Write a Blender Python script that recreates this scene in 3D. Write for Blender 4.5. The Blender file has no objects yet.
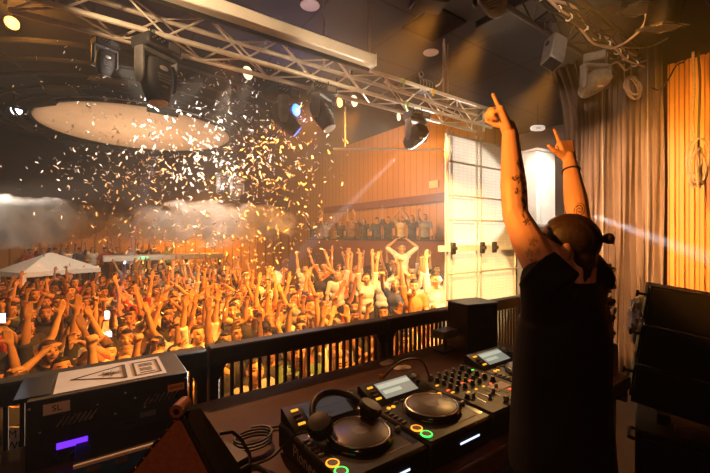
import bpy, bmesh, math, random
from mathutils import Vector as V, Matrix, Quaternion
random.seed(11)
S = bpy.context.scene
COL = S.collection
PI = math.pi
R = math.radians
CAMZ = 1.66
FOC = 370.0
FWD = V((0.5764, 0.8171, 0)); RGT = V((0.8171, -0.5764, 0))

def at(px, py, F):
    """point of the hall that the camera sees at a pixel, F metres in front of it"""
    p = FWD * F + RGT * ((px - 355) / FOC * F)
    return V((p.x, p.y, CAMZ - (py - 236.5) / FOC * F))
def px_of(p):
    F = p[0]*FWD.x + p[1]*FWD.y; r = p[0]*RGT.x + p[1]*RGT.y
    return 355 + FOC*r/F, 236.5 - FOC*(p[2]-CAMZ)/F, F

# ------------------------------------------------------------------ materials
def nodes(name):
    m = bpy.data.materials.new(name); m.use_nodes = True
    nt = m.node_tree
    return m, nt, nt.nodes['Principled BSDF']
def pm(name, c, c2=None, scale=8.0, rough=0.6, metal=0.0, bump=0.0, emit=None, estr=0.0, spec=0.5, detail=4.0):
    """two-tone noise material"""
    m, nt, b = nodes(name)
    b.inputs['Roughness'].default_value = rough
    b.inputs['Metallic'].default_value = metal
    b.inputs['Specular IOR Level'].default_value = spec
    c2 = c2 or tuple(x*0.78 for x in c)
    tc = nt.nodes.new('ShaderNodeTexCoord'); nz = nt.nodes.new('ShaderNodeTexNoise')
    nz.inputs['Scale'].default_value = scale; nz.inputs['Detail'].default_value = detail
    nt.links.new(tc.outputs['Object'], nz.inputs['Vector'])
    rp = nt.nodes.new('ShaderNodeValToRGB')
    rp.color_ramp.elements[0].position = 0.35; rp.color_ramp.elements[1].position = 0.65
    rp.color_ramp.elements[0].color = (*c, 1); rp.color_ramp.elements[1].color = (*c2, 1)
    nt.links.new(nz.outputs['Fac'], rp.inputs['Fac'])
    nt.links.new(rp.outputs['Color'], b.inputs['Base Color'])
    if bump:
        bp = nt.nodes.new('ShaderNodeBump'); bp.inputs['Strength'].default_value = bump
        nt.links.new(nz.outputs['Fac'], bp.inputs['Height']); nt.links.new(bp.outputs['Normal'], b.inputs['Normal'])
    if emit:
        b.inputs['Emission Color'].default_value = (*emit, 1); b.inputs['Emission Strength'].default_value = estr
    return m
def tinted(name, rough=0.8, scale=20, var=0.25):
    """cloth / hair / skin whose colour is the object's own colour"""
    m, nt, b = nodes(name)
    b.inputs['Roughness'].default_value = rough
    oi = nt.nodes.new('ShaderNodeObjectInfo'); tc = nt.nodes.new('ShaderNodeTexCoord')
    nz = nt.nodes.new('ShaderNodeTexNoise'); nz.inputs['Scale'].default_value = scale
    nt.links.new(tc.outputs['Object'], nz.inputs['Vector'])
    mr = nt.nodes.new('ShaderNodeMapRange'); mr.inputs['To Min'].default_value = 1-var; mr.inputs['To Max'].default_value = 1+var
    nt.links.new(nz.outputs['Fac'], mr.inputs['Value'])
    mx = nt.nodes.new('ShaderNodeVectorMath'); mx.operation = 'SCALE'
    nt.links.new(oi.outputs['Color'], mx.inputs[0]); nt.links.new(mr.outputs['Result'], mx.inputs['Scale'])
    nt.links.new(mx.outputs['Vector'], b.inputs['Base Color'])
    return m
def wood_planks(name, c, c2, width, axis='Y', groove=(0.02,0.008,0.003), rough=0.55):
    """vertical boards with dark joints; axis = horizontal axis along the wall"""
    m, nt, b = nodes(name)
    b.inputs['Roughness'].default_value = rough
    tc = nt.nodes.new('ShaderNodeTexCoord'); sp = nt.nodes.new('ShaderNodeSeparateXYZ')
    nt.links.new(tc.outputs['Object'], sp.inputs[0])
    dv = nt.nodes.new('ShaderNodeMath'); dv.operation = 'DIVIDE'; dv.inputs[1].default_value = width
    nt.links.new(sp.outputs[axis], dv.inputs[0])
    fr = nt.nodes.new('ShaderNodeMath'); fr.operation = 'FRACT'; nt.links.new(dv.outputs[0], fr.inputs[0])
    fl = nt.nodes.new('ShaderNodeMath'); fl.operation = 'FLOOR'; nt.links.new(dv.outputs[0], fl.inputs[0])
    wn = nt.nodes.new('ShaderNodeTexWhiteNoise'); wn.noise_dimensions = '1D'; nt.links.new(fl.outputs[0], wn.inputs['W'])
    mp = nt.nodes.new('ShaderNodeMapping'); mp.inputs['Scale'].default_value = (14, 14, 1.2)
    nt.links.new(tc.outputs['Object'], mp.inputs['Vector'])
    nz = nt.nodes.new('ShaderNodeTexNoise'); nz.inputs['Scale'].default_value = 1.0; nz.inputs['Detail'].default_value = 6
    nt.links.new(mp.outputs['Vector'], nz.inputs['Vector'])
    av = nt.nodes.new('ShaderNodeMath'); av.operation = 'ADD'; nt.links.new(wn.outputs['Value'], av.inputs[0]); nt.links.new(nz.outputs['Fac'], av.inputs[1])
    hf = nt.nodes.new('ShaderNodeMath'); hf.operation = 'MULTIPLY'; hf.inputs[1].default_value = 0.5; nt.links.new(av.outputs[0], hf.inputs[0])
    mx = nt.nodes.new('ShaderNodeMix'); mx.data_type = 'RGBA'; mx.inputs[6].default_value = (*c,1); mx.inputs[7].default_value = (*c2,1)
    nt.links.new(hf.outputs[0], mx.inputs[0])
    gt = nt.nodes.new('ShaderNodeMath'); gt.operation = 'LESS_THAN'; gt.inputs[1].default_value = 0.13; nt.links.new(fr.outputs[0], gt.inputs[0])
    m2 = nt.nodes.new('ShaderNodeMix'); m2.data_type = 'RGBA'; m2.inputs[7].default_value = (*groove,1)
    nt.links.new(gt.outputs[0], m2.inputs[0]); nt.links.new(mx.outputs[2], m2.inputs[6])
    nt.links.new(m2.outputs[2], b.inputs['Base Color'])
    return m
def tiles(name, c, c2, mortar, size=0.6, rough=0.8):
    m, nt, b = nodes(name)
    b.inputs['Roughness'].default_value = rough
    tc = nt.nodes.new('ShaderNodeTexCoord'); br = nt.nodes.new('ShaderNodeTexBrick')
    br.offset = 0.0; br.squash = 1.0
    br.inputs['Scale'].default_value = 1.0; br.inputs['Brick Width'].default_value = size; br.inputs['Row Height'].default_value = size
    br.inputs['Mortar Size'].default_value = 0.018; br.inputs['Color1'].default_value = (*c,1); br.inputs['Color2'].default_value = (*c2,1); br.inputs['Mortar'].default_value = (*mortar,1)
    nt.links.new(tc.outputs['Object'], br.inputs['Vector']); nt.links.new(br.outputs['Color'], b.inputs['Base Color'])
    return m
def glow(name, c, s):
    m, nt, b = nodes(name)
    b.inputs['Base Color'].default_value = (*[min(1,x) for x in c],1)
    b.inputs['Emission Color'].default_value = (*c,1); b.inputs['Emission Strength'].default_value = s
    return m

M = {}
M['black'] = pm('black_paint', (.012,.011,.011), (.02,.017,.016), 30, .45)
M['black_plastic'] = pm('black_plastic', (.011,.009,.008), (.018,.014,.012), 60, .42, spec=.28)
M['gloss_black'] = pm('gloss_black', (.01,.009,.009), (.014,.012,.012), 20, .16)
M['grey_plastic'] = pm('grey_plastic', (.10,.095,.10), (.15,.14,.14), 14, .42)
M['head_shell'] = pm('lamp_shell_plastic', (.030,.029,.032), (.045,.043,.047), 9, .55, spec=.3)
M['yoke'] = pm('lamp_yoke_plastic', (.12,.12,.135), (.17,.17,.185), 9, .5, spec=.3)
M['dark_metal'] = pm('dark_metal', (.026,.022,.020), (.042,.036,.032), 25, .5, .3, spec=.3)
M['alu'] = pm('truss_aluminium', (.74,.69,.62), (.84,.79,.72), 14, .45, .25)
M['steel'] = pm('brushed_steel', (.55,.53,.5), (.7,.68,.66), 40, .28, .9)
M['white'] = pm('white_paint', (.78,.75,.70), (.85,.82,.78), 6, .5)
M['cream'] = pm('cream_sticker', (.62,.53,.40), (.70,.60,.47), 9, .55)
M['ink'] = pm('black_ink', (.02,.014,.012), (.03,.02,.018), 30, .6)
M['table'] = pm('table_laminate', (.070,.029,.018), (.098,.044,.028), 5, .55, bump=.02, spec=.22)
M['table_edge'] = pm('table_edge_wood', (.12,.06,.038), (.19,.10,.065), 26, .5, bump=.05)
M['brown_case'] = pm('brown_ply_case', (.30,.10,.045), (.38,.14,.07), 90, .6, bump=.3)
M['blue_case'] = pm('blue_cloth', (.015,.09,.30), (.02,.12,.38), 40, .7)
M['orange_label'] = pm('orange_label', (.85,.32,.04), (.95,.40,.06), 40, .5)
M['paper'] = pm('paper', (.75,.70,.62), (.82,.78,.70), 14, .7)
M['gold_can'] = pm('gold_can', (.75,.42,.08), (.9,.55,.12), 10, .25, .8)
M['red'] = pm('red_plastic', (.6,.03,.02), (.7,.05,.03), 20, .4)
M['green_tape'] = pm('green_tape', (.30,.55,.12), (.38,.62,.18), 20, .6)
M['yellow_tape'] = pm('yellow_tape', (.8,.5,.03), (.9,.58,.06), 20, .6)
M['cable'] = pm('cable_rubber', (.014,.012,.012), (.022,.02,.02), 30, .45)
M['pale_cable'] = pm('pale_cable', (.35,.26,.19), (.45,.34,.26), 30, .5)
M['skin'] = tinted('skin', .5, 9, .10)
M['cloth'] = tinted('cloth', .85, 16, .22)
M['hair'] = tinted('hair', .5, 40, .35)
M['dark_feature'] = pm('eyes_and_mouth', (.05,.018,.012), (.07,.025,.016), 30, .5)
M['trouser'] = pm('dark_trousers', (.02,.02,.028), (.035,.033,.04), 20, .8)
M['lens'] = pm('lens_glass', (.02,.02,.025), (.05,.05,.06), 8, .06)
M['lcd_blue'] = glow('lit_purple_display', (.12,.02,.95), 1.6)
M['ring_green'] = glow('lit_green_ring', (.05,.95,.12), 1.6)
M['ring_orange'] = glow('lit_orange_ring', (1.0,.32,.02), 1.6)
M['led_amber'] = glow('lit_amber_led', (1.0,.46,.03), .9)
M['led_red'] = glow('lit_red_led', (1.0,.10,.03), 1.2)
M['led_green'] = glow('lit_green_led', (.1,.9,.15), 1.0)
M['led_white'] = glow('lit_white_strip', (.6,.7,1.0), 1.3)
M['screen_lcd'] = glow('lit_player_display', (.42,.48,.40), .35)
M['screen_band'] = glow('lit_player_display_band', (.55,.62,.5), .6)
M['screen_dim'] = glow('dim_player_display', (.05,.06,.07), .35)
M['phone_glow'] = glow('lit_phone_screen', (.9,.9,1.0), 3.0)
M['warm_bulb'] = glow('lit_warm_bulb', (1.0,.42,.08), 4.5)
M['pale_bulb'] = glow('lit_pale_bulb', (1.0,.72,.42), 1.4)
M['blue_bulb'] = glow('lit_blue_bulb', (.03,.16,1.0), 3.0)
M['cool_bulb'] = glow('lit_cool_bulb', (.75,.85,1.0), 8.0)
M['exit_green'] = glow('lit_green_sign', (.2,.85,.4), 1.4)
M['sign_white'] = glow('lit_white_sign', (.95,.85,.75), .45)

# ------------------------------------------------------------------ mesh builder
class MB:
    def __init__(s): s.v = []; s.f = []; s.m = []; s.cur = 0; s.T = None
    def add(s, vs, fs):
        o = len(s.v)
        s.v += [tuple(s.T @ V(p)) if s.T is not None else tuple(p) for p in vs]
        for f in fs: s.f.append(tuple(i+o for i in f)); s.m.append(s.cur)
        return s
    def box(s, c, d, rot=None, bev=0.0):
        x,y,z = d[0]/2, d[1]/2, d[2]/2; c = V(c)
        if not bev:
            vs = [V((a*x,b*y,e*z)) for e in (-1,1) for a,b in ((-1,-1),(1,-1),(1,1),(-1,1))]
            fs = [(3,2,1,0),(4,5,6,7),(0,1,5,4),(1,2,6,5),(2,3,7,6),(3,0,4,7)]
        else:
            b = min(bev, x*.9, y*.9, z*.9); vs = []; fs = []; I = {}
            for sx in (-1,1):
                for sy in (-1,1):
                    for sz in (-1,1):
                        for ax in range(3):
                            p = [sx*x, sy*y, sz*z]
                            for k in range(3):
                                if k != ax: p[k] -= (sx,sy,sz)[k]*b
                            I[sx,sy,sz,ax] = len(vs); vs.append(V(p))
            def q(l, n):
                pts = [vs[i] for i in l]; cen = sum(pts, V())/len(pts)
                nn = (pts[1]-pts[0]).cross(pts[2]-pts[1])
                return tuple(l) if nn.dot(n) > 0 else tuple(reversed(l))
            for ax in range(3):
                o = [k for k in range(3) if k != ax]
                for sg in (-1,1):
                    l = []
                    for (a,bb) in ((-1,-1),(1,-1),(1,1),(-1,1)):
                        t = [0,0,0]; t[ax]=sg; t[o[0]]=a; t[o[1]]=bb; l.append(I[t[0],t[1],t[2],ax])
                    n = V((0,0,0)); n[ax]=sg; fs.append(q(l,n))
                for a in (-1,1):
                    for bb in (-1,1):
                        l = []
                        for sg,(p1,p2) in ((-1,(o[0],o[1])),(1,(o[1],o[0]))):
                            t=[0,0,0]; t[ax]=sg; t[o[0]]=a; t[o[1]]=bb
                            l += [I[t[0],t[1],t[2],p1], I[t[0],t[1],t[2],p2]]
                        n=V((0,0,0)); n[o[0]]=a; n[o[1]]=bb; fs.append(q(l,n))
            for sx in (-1,1):
                for sy in (-1,1):
                    for sz in (-1,1):
                        fs.append(q([I[sx,sy,sz,k] for k in range(3)], V((sx,sy,sz))))
        if rot is not None: vs = [rot @ p for p in vs]
        return s.add([p+c for p in vs], fs)
    def cyl(s, p0, p1, r0, r1=None, n=12, caps=True):
        p0, p1 = V(p0), V(p1); r1 = r0 if r1 is None else r1
        d = (p1-p0)
        if d.length < 1e-7: return s
        q = d.to_track_quat('Z','Y'); vs = []
        for p, r in ((p0,r0),(p1,r1)):
            for k in range(n):
                a = 2*PI*k/n; vs.append(p + q @ V((r*math.cos(a), r*math.sin(a), 0)))
        fs = [(k,(k+1)%n,n+(k+1)%n,n+k) for k in range(n)]
        if caps: fs += [tuple(range(n-1,-1,-1)), tuple(range(n,2*n))]
        return s.add(vs, fs)
    def ell(s, c, r, rot=None, n=14, m=9):
        c = V(c); r = (r,r,r) if not hasattr(r,'__len__') else r
        vs = [V((0,0,-r[2]))]
        for j in range(1,m):
            t = -PI/2 + PI*j/m
            for k in range(n):
                a = 2*PI*k/n; vs.append(V((r[0]*math.cos(t)*math.cos(a), r[1]*math.cos(t)*math.sin(a), r[2]*math.sin(t))))
        vs.append(V((0,0,r[2]))); fs = []
        for k in range(n): fs.append((0, 1+(k+1)%n, 1+k))
        for j in range(m-2):
            for k in range(n):
                a = 1+j*n+k; b = 1+j*n+(k+1)%n; fs.append((a,b,b+n,a+n))
        l = len(vs)-1
        for k in range(n): fs.append((l, 1+(m-2)*n+k, 1+(m-2)*n+(k+1)%n))
        if rot is not None: vs = [rot @ p for p in vs]
        return s.add([p+c for p in vs], fs)
    def tube(s, pts, r, n=6, closed=False):
        pts = [V(p) for p in pts]; vs = []; L = len(pts); up = V((0.13,0.31,0.94))
        rr = r if hasattr(r,'__len__') else [r]*L
        prev = None
        for i,p in enumerate(pts):
            if closed: t = pts[(i+1)%L]-pts[i-1]
            else: t = pts[min(i+1,L-1)]-pts[max(i-1,0)]
            t.normalize()
            if prev is None:
                a = t.cross(up)
                if a.length < .05: a = t.cross(V((1,0,0)))
            else:
                a = prev - t*prev.dot(t)
            a.normalize(); prev = a; b = t.cross(a)
            for k in range(n):
                g = 2*PI*k/n; vs.append(p + (a*math.cos(g)+b*math.sin(g))*rr[i])
        fs = []
        for i in range(L if closed else L-1):
            j = (i+1)%L
            for k in range(n): fs.append((i*n+k, i*n+(k+1)%n, j*n+(k+1)%n, j*n+k))
        if not closed: fs += [tuple(range(n-1,-1,-1)), tuple((L-1)*n+k for k in range(n))]
        return s.add(vs, fs)
    def lathe(s, prof, c=(0,0,0), rot=None, n=24, sx=1, sy=1):
        c = V(c); vs = []; fs = []
        for r,z in prof:
            for k in range(n):
                a = 2*PI*k/n; vs.append(V((r*math.cos(a)*sx, r*math.sin(a)*sy, z)))
        for j in range(len(prof)-1):
            for k in range(n): fs.append((j*n+k, j*n+(k+1)%n, (j+1)*n+(k+1)%n, (j+1)*n+k))
        fs += [tuple(range(n-1,-1,-1)), tuple((len(prof)-1)*n+k for k in range(n))]
        if rot is not None: vs = [rot @ p for p in vs]
        return s.add([p+c for p in vs], fs)
    def loft(s, rings):
        """rings: lists of points of equal length; capped"""
        n = len(rings[0]); vs = [p for r in rings for p in r]; fs = []
        for j in range(len(rings)-1):
            for k in range(n): fs.append((j*n+k, j*n+(k+1)%n, (j+1)*n+(k+1)%n, (j+1)*n+k))
        fs += [tuple(range(n-1,-1,-1)), tuple((len(rings)-1)*n+k for k in range(n))]
        return s.add(vs, fs)
    def prism(s, poly, h, mat=None):
        """polygon in local xy extruded 0..h along z, placed by a matrix"""
        mat = mat or Matrix(); n = len(poly)
        vs = [mat @ V((x,y,0)) for x,y in poly] + [mat @ V((x,y,h)) for x,y in poly]
        fs = [tuple(range(n-1,-1,-1)), tuple(range(n,2*n))] + [(k,(k+1)%n,n+(k+1)%n,n+k) for k in range(n)]
        return s.add(vs, fs)
    def mesh(s, name, mats, smooth=True, ang=40):
        me = bpy.data.meshes.new(name); me.from_pydata(s.v, [], s.f)
        for m in (mats if isinstance(mats,(list,tuple)) else [mats]): me.materials.append(m)
        if any(s.m): me.polygons.foreach_set('material_index', s.m)
        me.validate(); me.update()
        if smooth:
            me.shade_smooth()
            me.set_sharp_from_angle(angle=R(ang))
        return me
    def build(s, name, mats, parent=None, smooth=True, ang=40, loc=None, rz=0):
        return put(name, s.mesh(name, mats, smooth, ang), parent, loc, rz)
def put(name, me, parent=None, loc=None, rz=0):
    o = bpy.data.objects.new(name, me); COL.objects.link(o)
    if parent is not None: o.parent = parent
    if loc is not None: o.location = loc
    o.rotation_euler = (0,0,rz)
    return o
def tag(o, label, cat, group=None, kind=None):
    o['label'] = label; o['category'] = cat
    if group: o['group'] = group
    if kind: o['kind'] = kind
    return o
def thing(name, label, cat, loc=(0,0,0), rz=0, group=None, rot=None):
    o = bpy.data.objects.new(name, None); COL.objects.link(o)
    o.empty_display_size = .1; o.location = loc; o.rotation_euler = rot or (0,0,rz)
    return tag(o, label, cat, group)
def struct(name, mb, mat, smooth=False):
    o = mb.build(name, mat, None, smooth); o['kind'] = 'structure'; return o
def copy_tree(o, parent=None):
    c = o.copy(); COL.objects.link(c)
    if parent is not None:
        c.parent = parent; c.matrix_parent_inverse = o.matrix_parent_inverse
    for ch in [x for x in o.children]: copy_tree(ch, c)
    return c
def frame(z, x=None):
    """rotation matrix whose local z is the given direction"""
    return V(z).to_track_quat('Z','Y').to_matrix().to_4x4()
def text_mesh(txt, size, depth=0.0006):
    cu = bpy.data.curves.new('lettering', 'FONT'); cu.body = txt; cu.size = size; cu.extrude = depth; cu.align_x = 'CENTER'; cu.align_y = 'CENTER'
    cu.resolution_u = 3
    o = bpy.data.objects.new('lettering', cu); COL.objects.link(o)
    dg = bpy.context.evaluated_depsgraph_get(); dg.update()
    me = bpy.data.meshes.new_from_object(o.evaluated_get(dg))
    bpy.data.objects.remove(o); bpy.data.curves.remove(cu)
    return me
def remesh(mb, name, voxel, smooth=2, fac=.5):
    me = bpy.data.meshes.new(name); me.from_pydata(mb.v, [], mb.f); me.update()
    o = bpy.data.objects.new(name, me); COL.objects.link(o)
    md = o.modifiers.new('r','REMESH'); md.mode = 'VOXEL'; md.voxel_size = voxel; md.use_smooth_shade = True
    if smooth:
        sm = o.modifiers.new('s','SMOOTH'); sm.iterations = smooth; sm.factor = fac
    dg = bpy.context.evaluated_depsgraph_get(); dg.update()
    out = bpy.data.meshes.new_from_object(o.evaluated_get(dg))
    bpy.data.objects.remove(o); bpy.data.meshes.remove(me)
    out.name = name; out.materials.clear()
    out.shade_smooth()
    return out
# ------------------------------------------------------------------ people
def caps(mb, p0, r0, p1, r1, n=12):
    mb.cyl(p0, p1, r0, r1, n); mb.ell(p0, r0, n=n, m=8); mb.ell(p1, r1, n=n, m=8)
def hand(mb, W, d, n, side, curls, k=1.0, thumb=(.55,.75,.25), n_seg=8):
    """W wrist, d direction of the fingers, n way the palm faces, side +1 right / -1 left"""
    W, d, n = V(W), V(d).normalized(), V(n).normalized()
    n = (n - d*n.dot(d)).normalized()
    t = d.cross(n) * side            # towards the thumb
    caps(mb, W - d*.02, .026*k, W + d*.02, .028*k, n_seg)
    for q in (-.026,-.009,.009,.026):
        caps(mb, W + d*.015 + t*q*.7, .016*k, W + d*.09 + t*q, .0135*k, n_seg)
    spec = [(.029,.088,.074),(.010,.094,.082),(-.010,.091,.076),(-.028,.082,.060)]
    for (o, a, L), cu in zip(spec, curls):
        p = W + d*a + t*o; ang = 0.0; spread = t*(o*1.6 if cu < .4 else 0)
        r = .0098*k
        for fr in (.44,.31,.25):
            ang += cu
            dd = (d*math.cos(ang) + n*math.sin(ang) + spread).normalized()
            q = p + dd*L*fr; caps(mb, p, r, q, r*.9, n_seg); p = q; r *= .9
    a, b, c = thumb
    p = W + d*.028 + t*.026; dd = (d*a + t*b + n*c).normalized()
    q = p + dd*.042; caps(mb, p, .0145*k, q, .0115*k, n_seg)
    dd = (dd + d*.35).normalized(); e = q + dd*.036; caps(mb, q, .0115*k, e, .009*k, n_seg)
def head_shapes(mb, H, ear=True):
    """H: 4x4 matrix of the head (origin at its middle, +Y = where the face looks)"""
    T = mb.T; mb.T = H
    mb.ell((0,-.012,.035), (.074,.094,.086), n=20, m=14)
    mb.ell((0,.032,-.02), (.060,.062,.085), n=18, m=12)
    mb.ell((0,.058,-.078), (.034,.032,.026), n=12)
    mb.ell((0,.062,.034), (.052,.03,.022), n=12)
    caps(mb, (0,.088,.022), .010, (0,.110,-.018), .0145)
    for s in (-1,1):
        mb.ell((s*.012,.103,-.022), (.010,.010,.008))
        mb.ell((s*.042,.060,-.018), (.022,.026,.024))
        if ear:
            mb.ell((s*.082,-.012,-.005), (.010,.021,.031), Matrix.Rotation(s*-.45,3,'Z'))
            mb.ell((s*.076,-.004,-.026), (.008,.012,.013))
    mb.ell((0,.090,-.050), (.022,.012,.006)); mb.ell((0,.087,-.060), (.018,.012,.007))
    mb.T = T
def arm(mb, Sh, E, W, k=1.0):
    Sh, E, W = V(Sh), V(E), V(W)
    m = Sh.lerp(E,.45); caps(mb, Sh, .056*k, m, .050*k); caps(mb, m, .050*k, E, .040*k)
    m = E.lerp(W,.32); caps(mb, E, .040*k, m, .042*k); caps(mb, m, .042*k, W, .027*k)
def torso(mb, k=1.0, sh=True):
    mb.ell((0,0,.95), (.165*k,.115,.13)); mb.ell((0,0,1.12), (.145*k,.10,.17)); mb.ell((0,.0,1.30), (.17*k,.115,.165))
    if sh:
        for s in (-1,1): caps(mb, (s*.06,-.005,1.43), .058, (s*.165*k,-.005,1.415), .056)
    caps(mb, (0,-.015,1.42), .06, (0,.005,1.54), .052)
def legs(mb):
    for s in (-1,1):
        caps(mb, (s*.085,0,.9), .088, (s*.1,.015,.5), .06); caps(mb, (s*.1,.015,.5), .058, (s*.105,-.015,.09), .042)
        caps(mb, (s*.105,-.03,.045), .042, (s*.115,.13,.035), .035)
UP = .285; FO = .26
POSES = {
 'straight': ((.14,.22,.96),(.02,.22,.97)), 'vee': ((.50,.2,.84),(.28,.15,.95)), 'bent': ((.78,.3,.35),(-.05,.3,.95)),
 'low': ((.22,.35,-.75),(-.35,.85,.25)), 'forward': ((.18,.75,.42),(-.05,.72,.72)), 'clap': ((.42,.55,.66),(-.58,.42,.74)), 'heart': ((.78,.15,.60),(-.80,.12,.60)),
 'down': ((.18,.06,-.98),(.0,.35,-.93)), 'phone': ((.12,.66,.42),(-.06,.3,.95)), 'wide': ((.80,.1,.55),(.45,.1,.9)), 'lean': ((-.05,.35,.93),(-.2,.25,.95)),
}
OPEN = (.06,.05,.06,.1); FIST = (1.25,1.3,1.3,1.25); POINT = (.04,1.3,1.35,1.3); HALF = (.35,.4,.42,.45); HORN = (.05,1.3,1.3,.05)
def make_person(nm, pl, pr, hl=OPEN, hr=OPEN, hair='short', jit=0.0, tilt=.1, voxel=.0105, k=1.0, sleeve=.5):
    """meshes of one kind of guest, standing at the origin and facing +Y: body, hair, top"""
    b = MB(); torso(b, k); legs(b)
    H = Matrix.Translation((0,.015,1.60)) @ Matrix.Rotation(tilt,4,'X') @ Matrix.Rotation(random.uniform(-.25,.25),4,'Z')
    head_shapes(b, H)
    t = MB()
    t.ell((0,0,.97), (.172*k,.125,.13)); t.ell((0,0,1.12), (.160*k,.116,.18)); t.ell((0,.0,1.30), (.184*k,.13,.165))
    for s in (-1,1): caps(t, (s*.07,-.005,1.42), .066, (s*.165*k,-.005,1.415), .068)
    for s, P, hd in ((-1,pl,hl),(1,pr,hr)):
        u, f = POSES[P]
        u = V((u[0]*s + random.uniform(-jit,jit), u[1]+random.uniform(-jit,jit), u[2])).normalized()
        f = V((f[0]*s + random.uniform(-jit,jit), f[1]+random.uniform(-jit,jit), f[2])).normalized()
        Sh = V((s*.178*k, 0, 1.42 + (.05 if u.z > .3 else 0))); E = Sh + u*UP; W = E + f*FO
        arm(b, Sh, E, W)
        n = V((-s,.15,0)) if P in ('clap','heart') else V((-.15*s,1,.1))
        if P == 'down': n = V((-s,0,0))
        hand(b, W + f*.02, f, n, s, hd, 1.12, n_seg=8)
        caps(t, Sh, .070, Sh.lerp(E, sleeve), .060)
        t.cyl(Sh.lerp(E, sleeve*.8), Sh.lerp(E, sleeve*1.15), .062, .064)
    body = remesh(b, nm+'_body', voxel, 2)
    for m in (M['skin'], M['trouser'], M['dark_feature']): body.materials.append(m)
    Hi = H.inverted(); mi = []
    for p in body.polygons:
        q = Hi @ p.center; i = 0
        if p.center.z < .97: i = 1
        elif q.y > .05 and abs(q.z) < .12 and abs(q.x) < .07:
            if .012 < q.z < .026 and .018 < abs(q.x) < .048: i = 2
            elif .038 < q.z < .049 and .014 < abs(q.x) < .055: i = 2
            elif -.062 < q.z < -.050 and abs(q.x) < .022: i = 2
        mi.append(i)
    body.polygons.foreach_set('material_index', mi)
    top = remesh(t, nm+'_top', .014, 2); top.materials.append(M['cloth'])
    h = MB(); h.T = H
    if hair == 'cap':
        h.ell((0,-.016,.070), (.081,.098,.066)); h.box((0,.11,.066), (.12,.09,.012))
    else:
        h.ell((0,-.034,.050), (.080,.084,.082)); h.ell((0,.012,.094), (.062,.058,.036)); h.ell((0,-.060,-.005), (.070,.052,.072))
        if hair == 'long':
            for s in (-1,0,1): caps(h, (s*.05,-.06,.02), .042, (s*.065,-.055,-.2), .034)
            for s in (-1,1): caps(h, (s*.072,-.01,.03), .02, (s*.085,.0,-.16), .02)
        if hair == 'bun': h.ell((0,-.06,.15), (.04,.04,.036))
    hm = remesh(h, nm+'_hair', .012, 1); hm.materials.append(M['hair'])
    return body, hm, top
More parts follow.
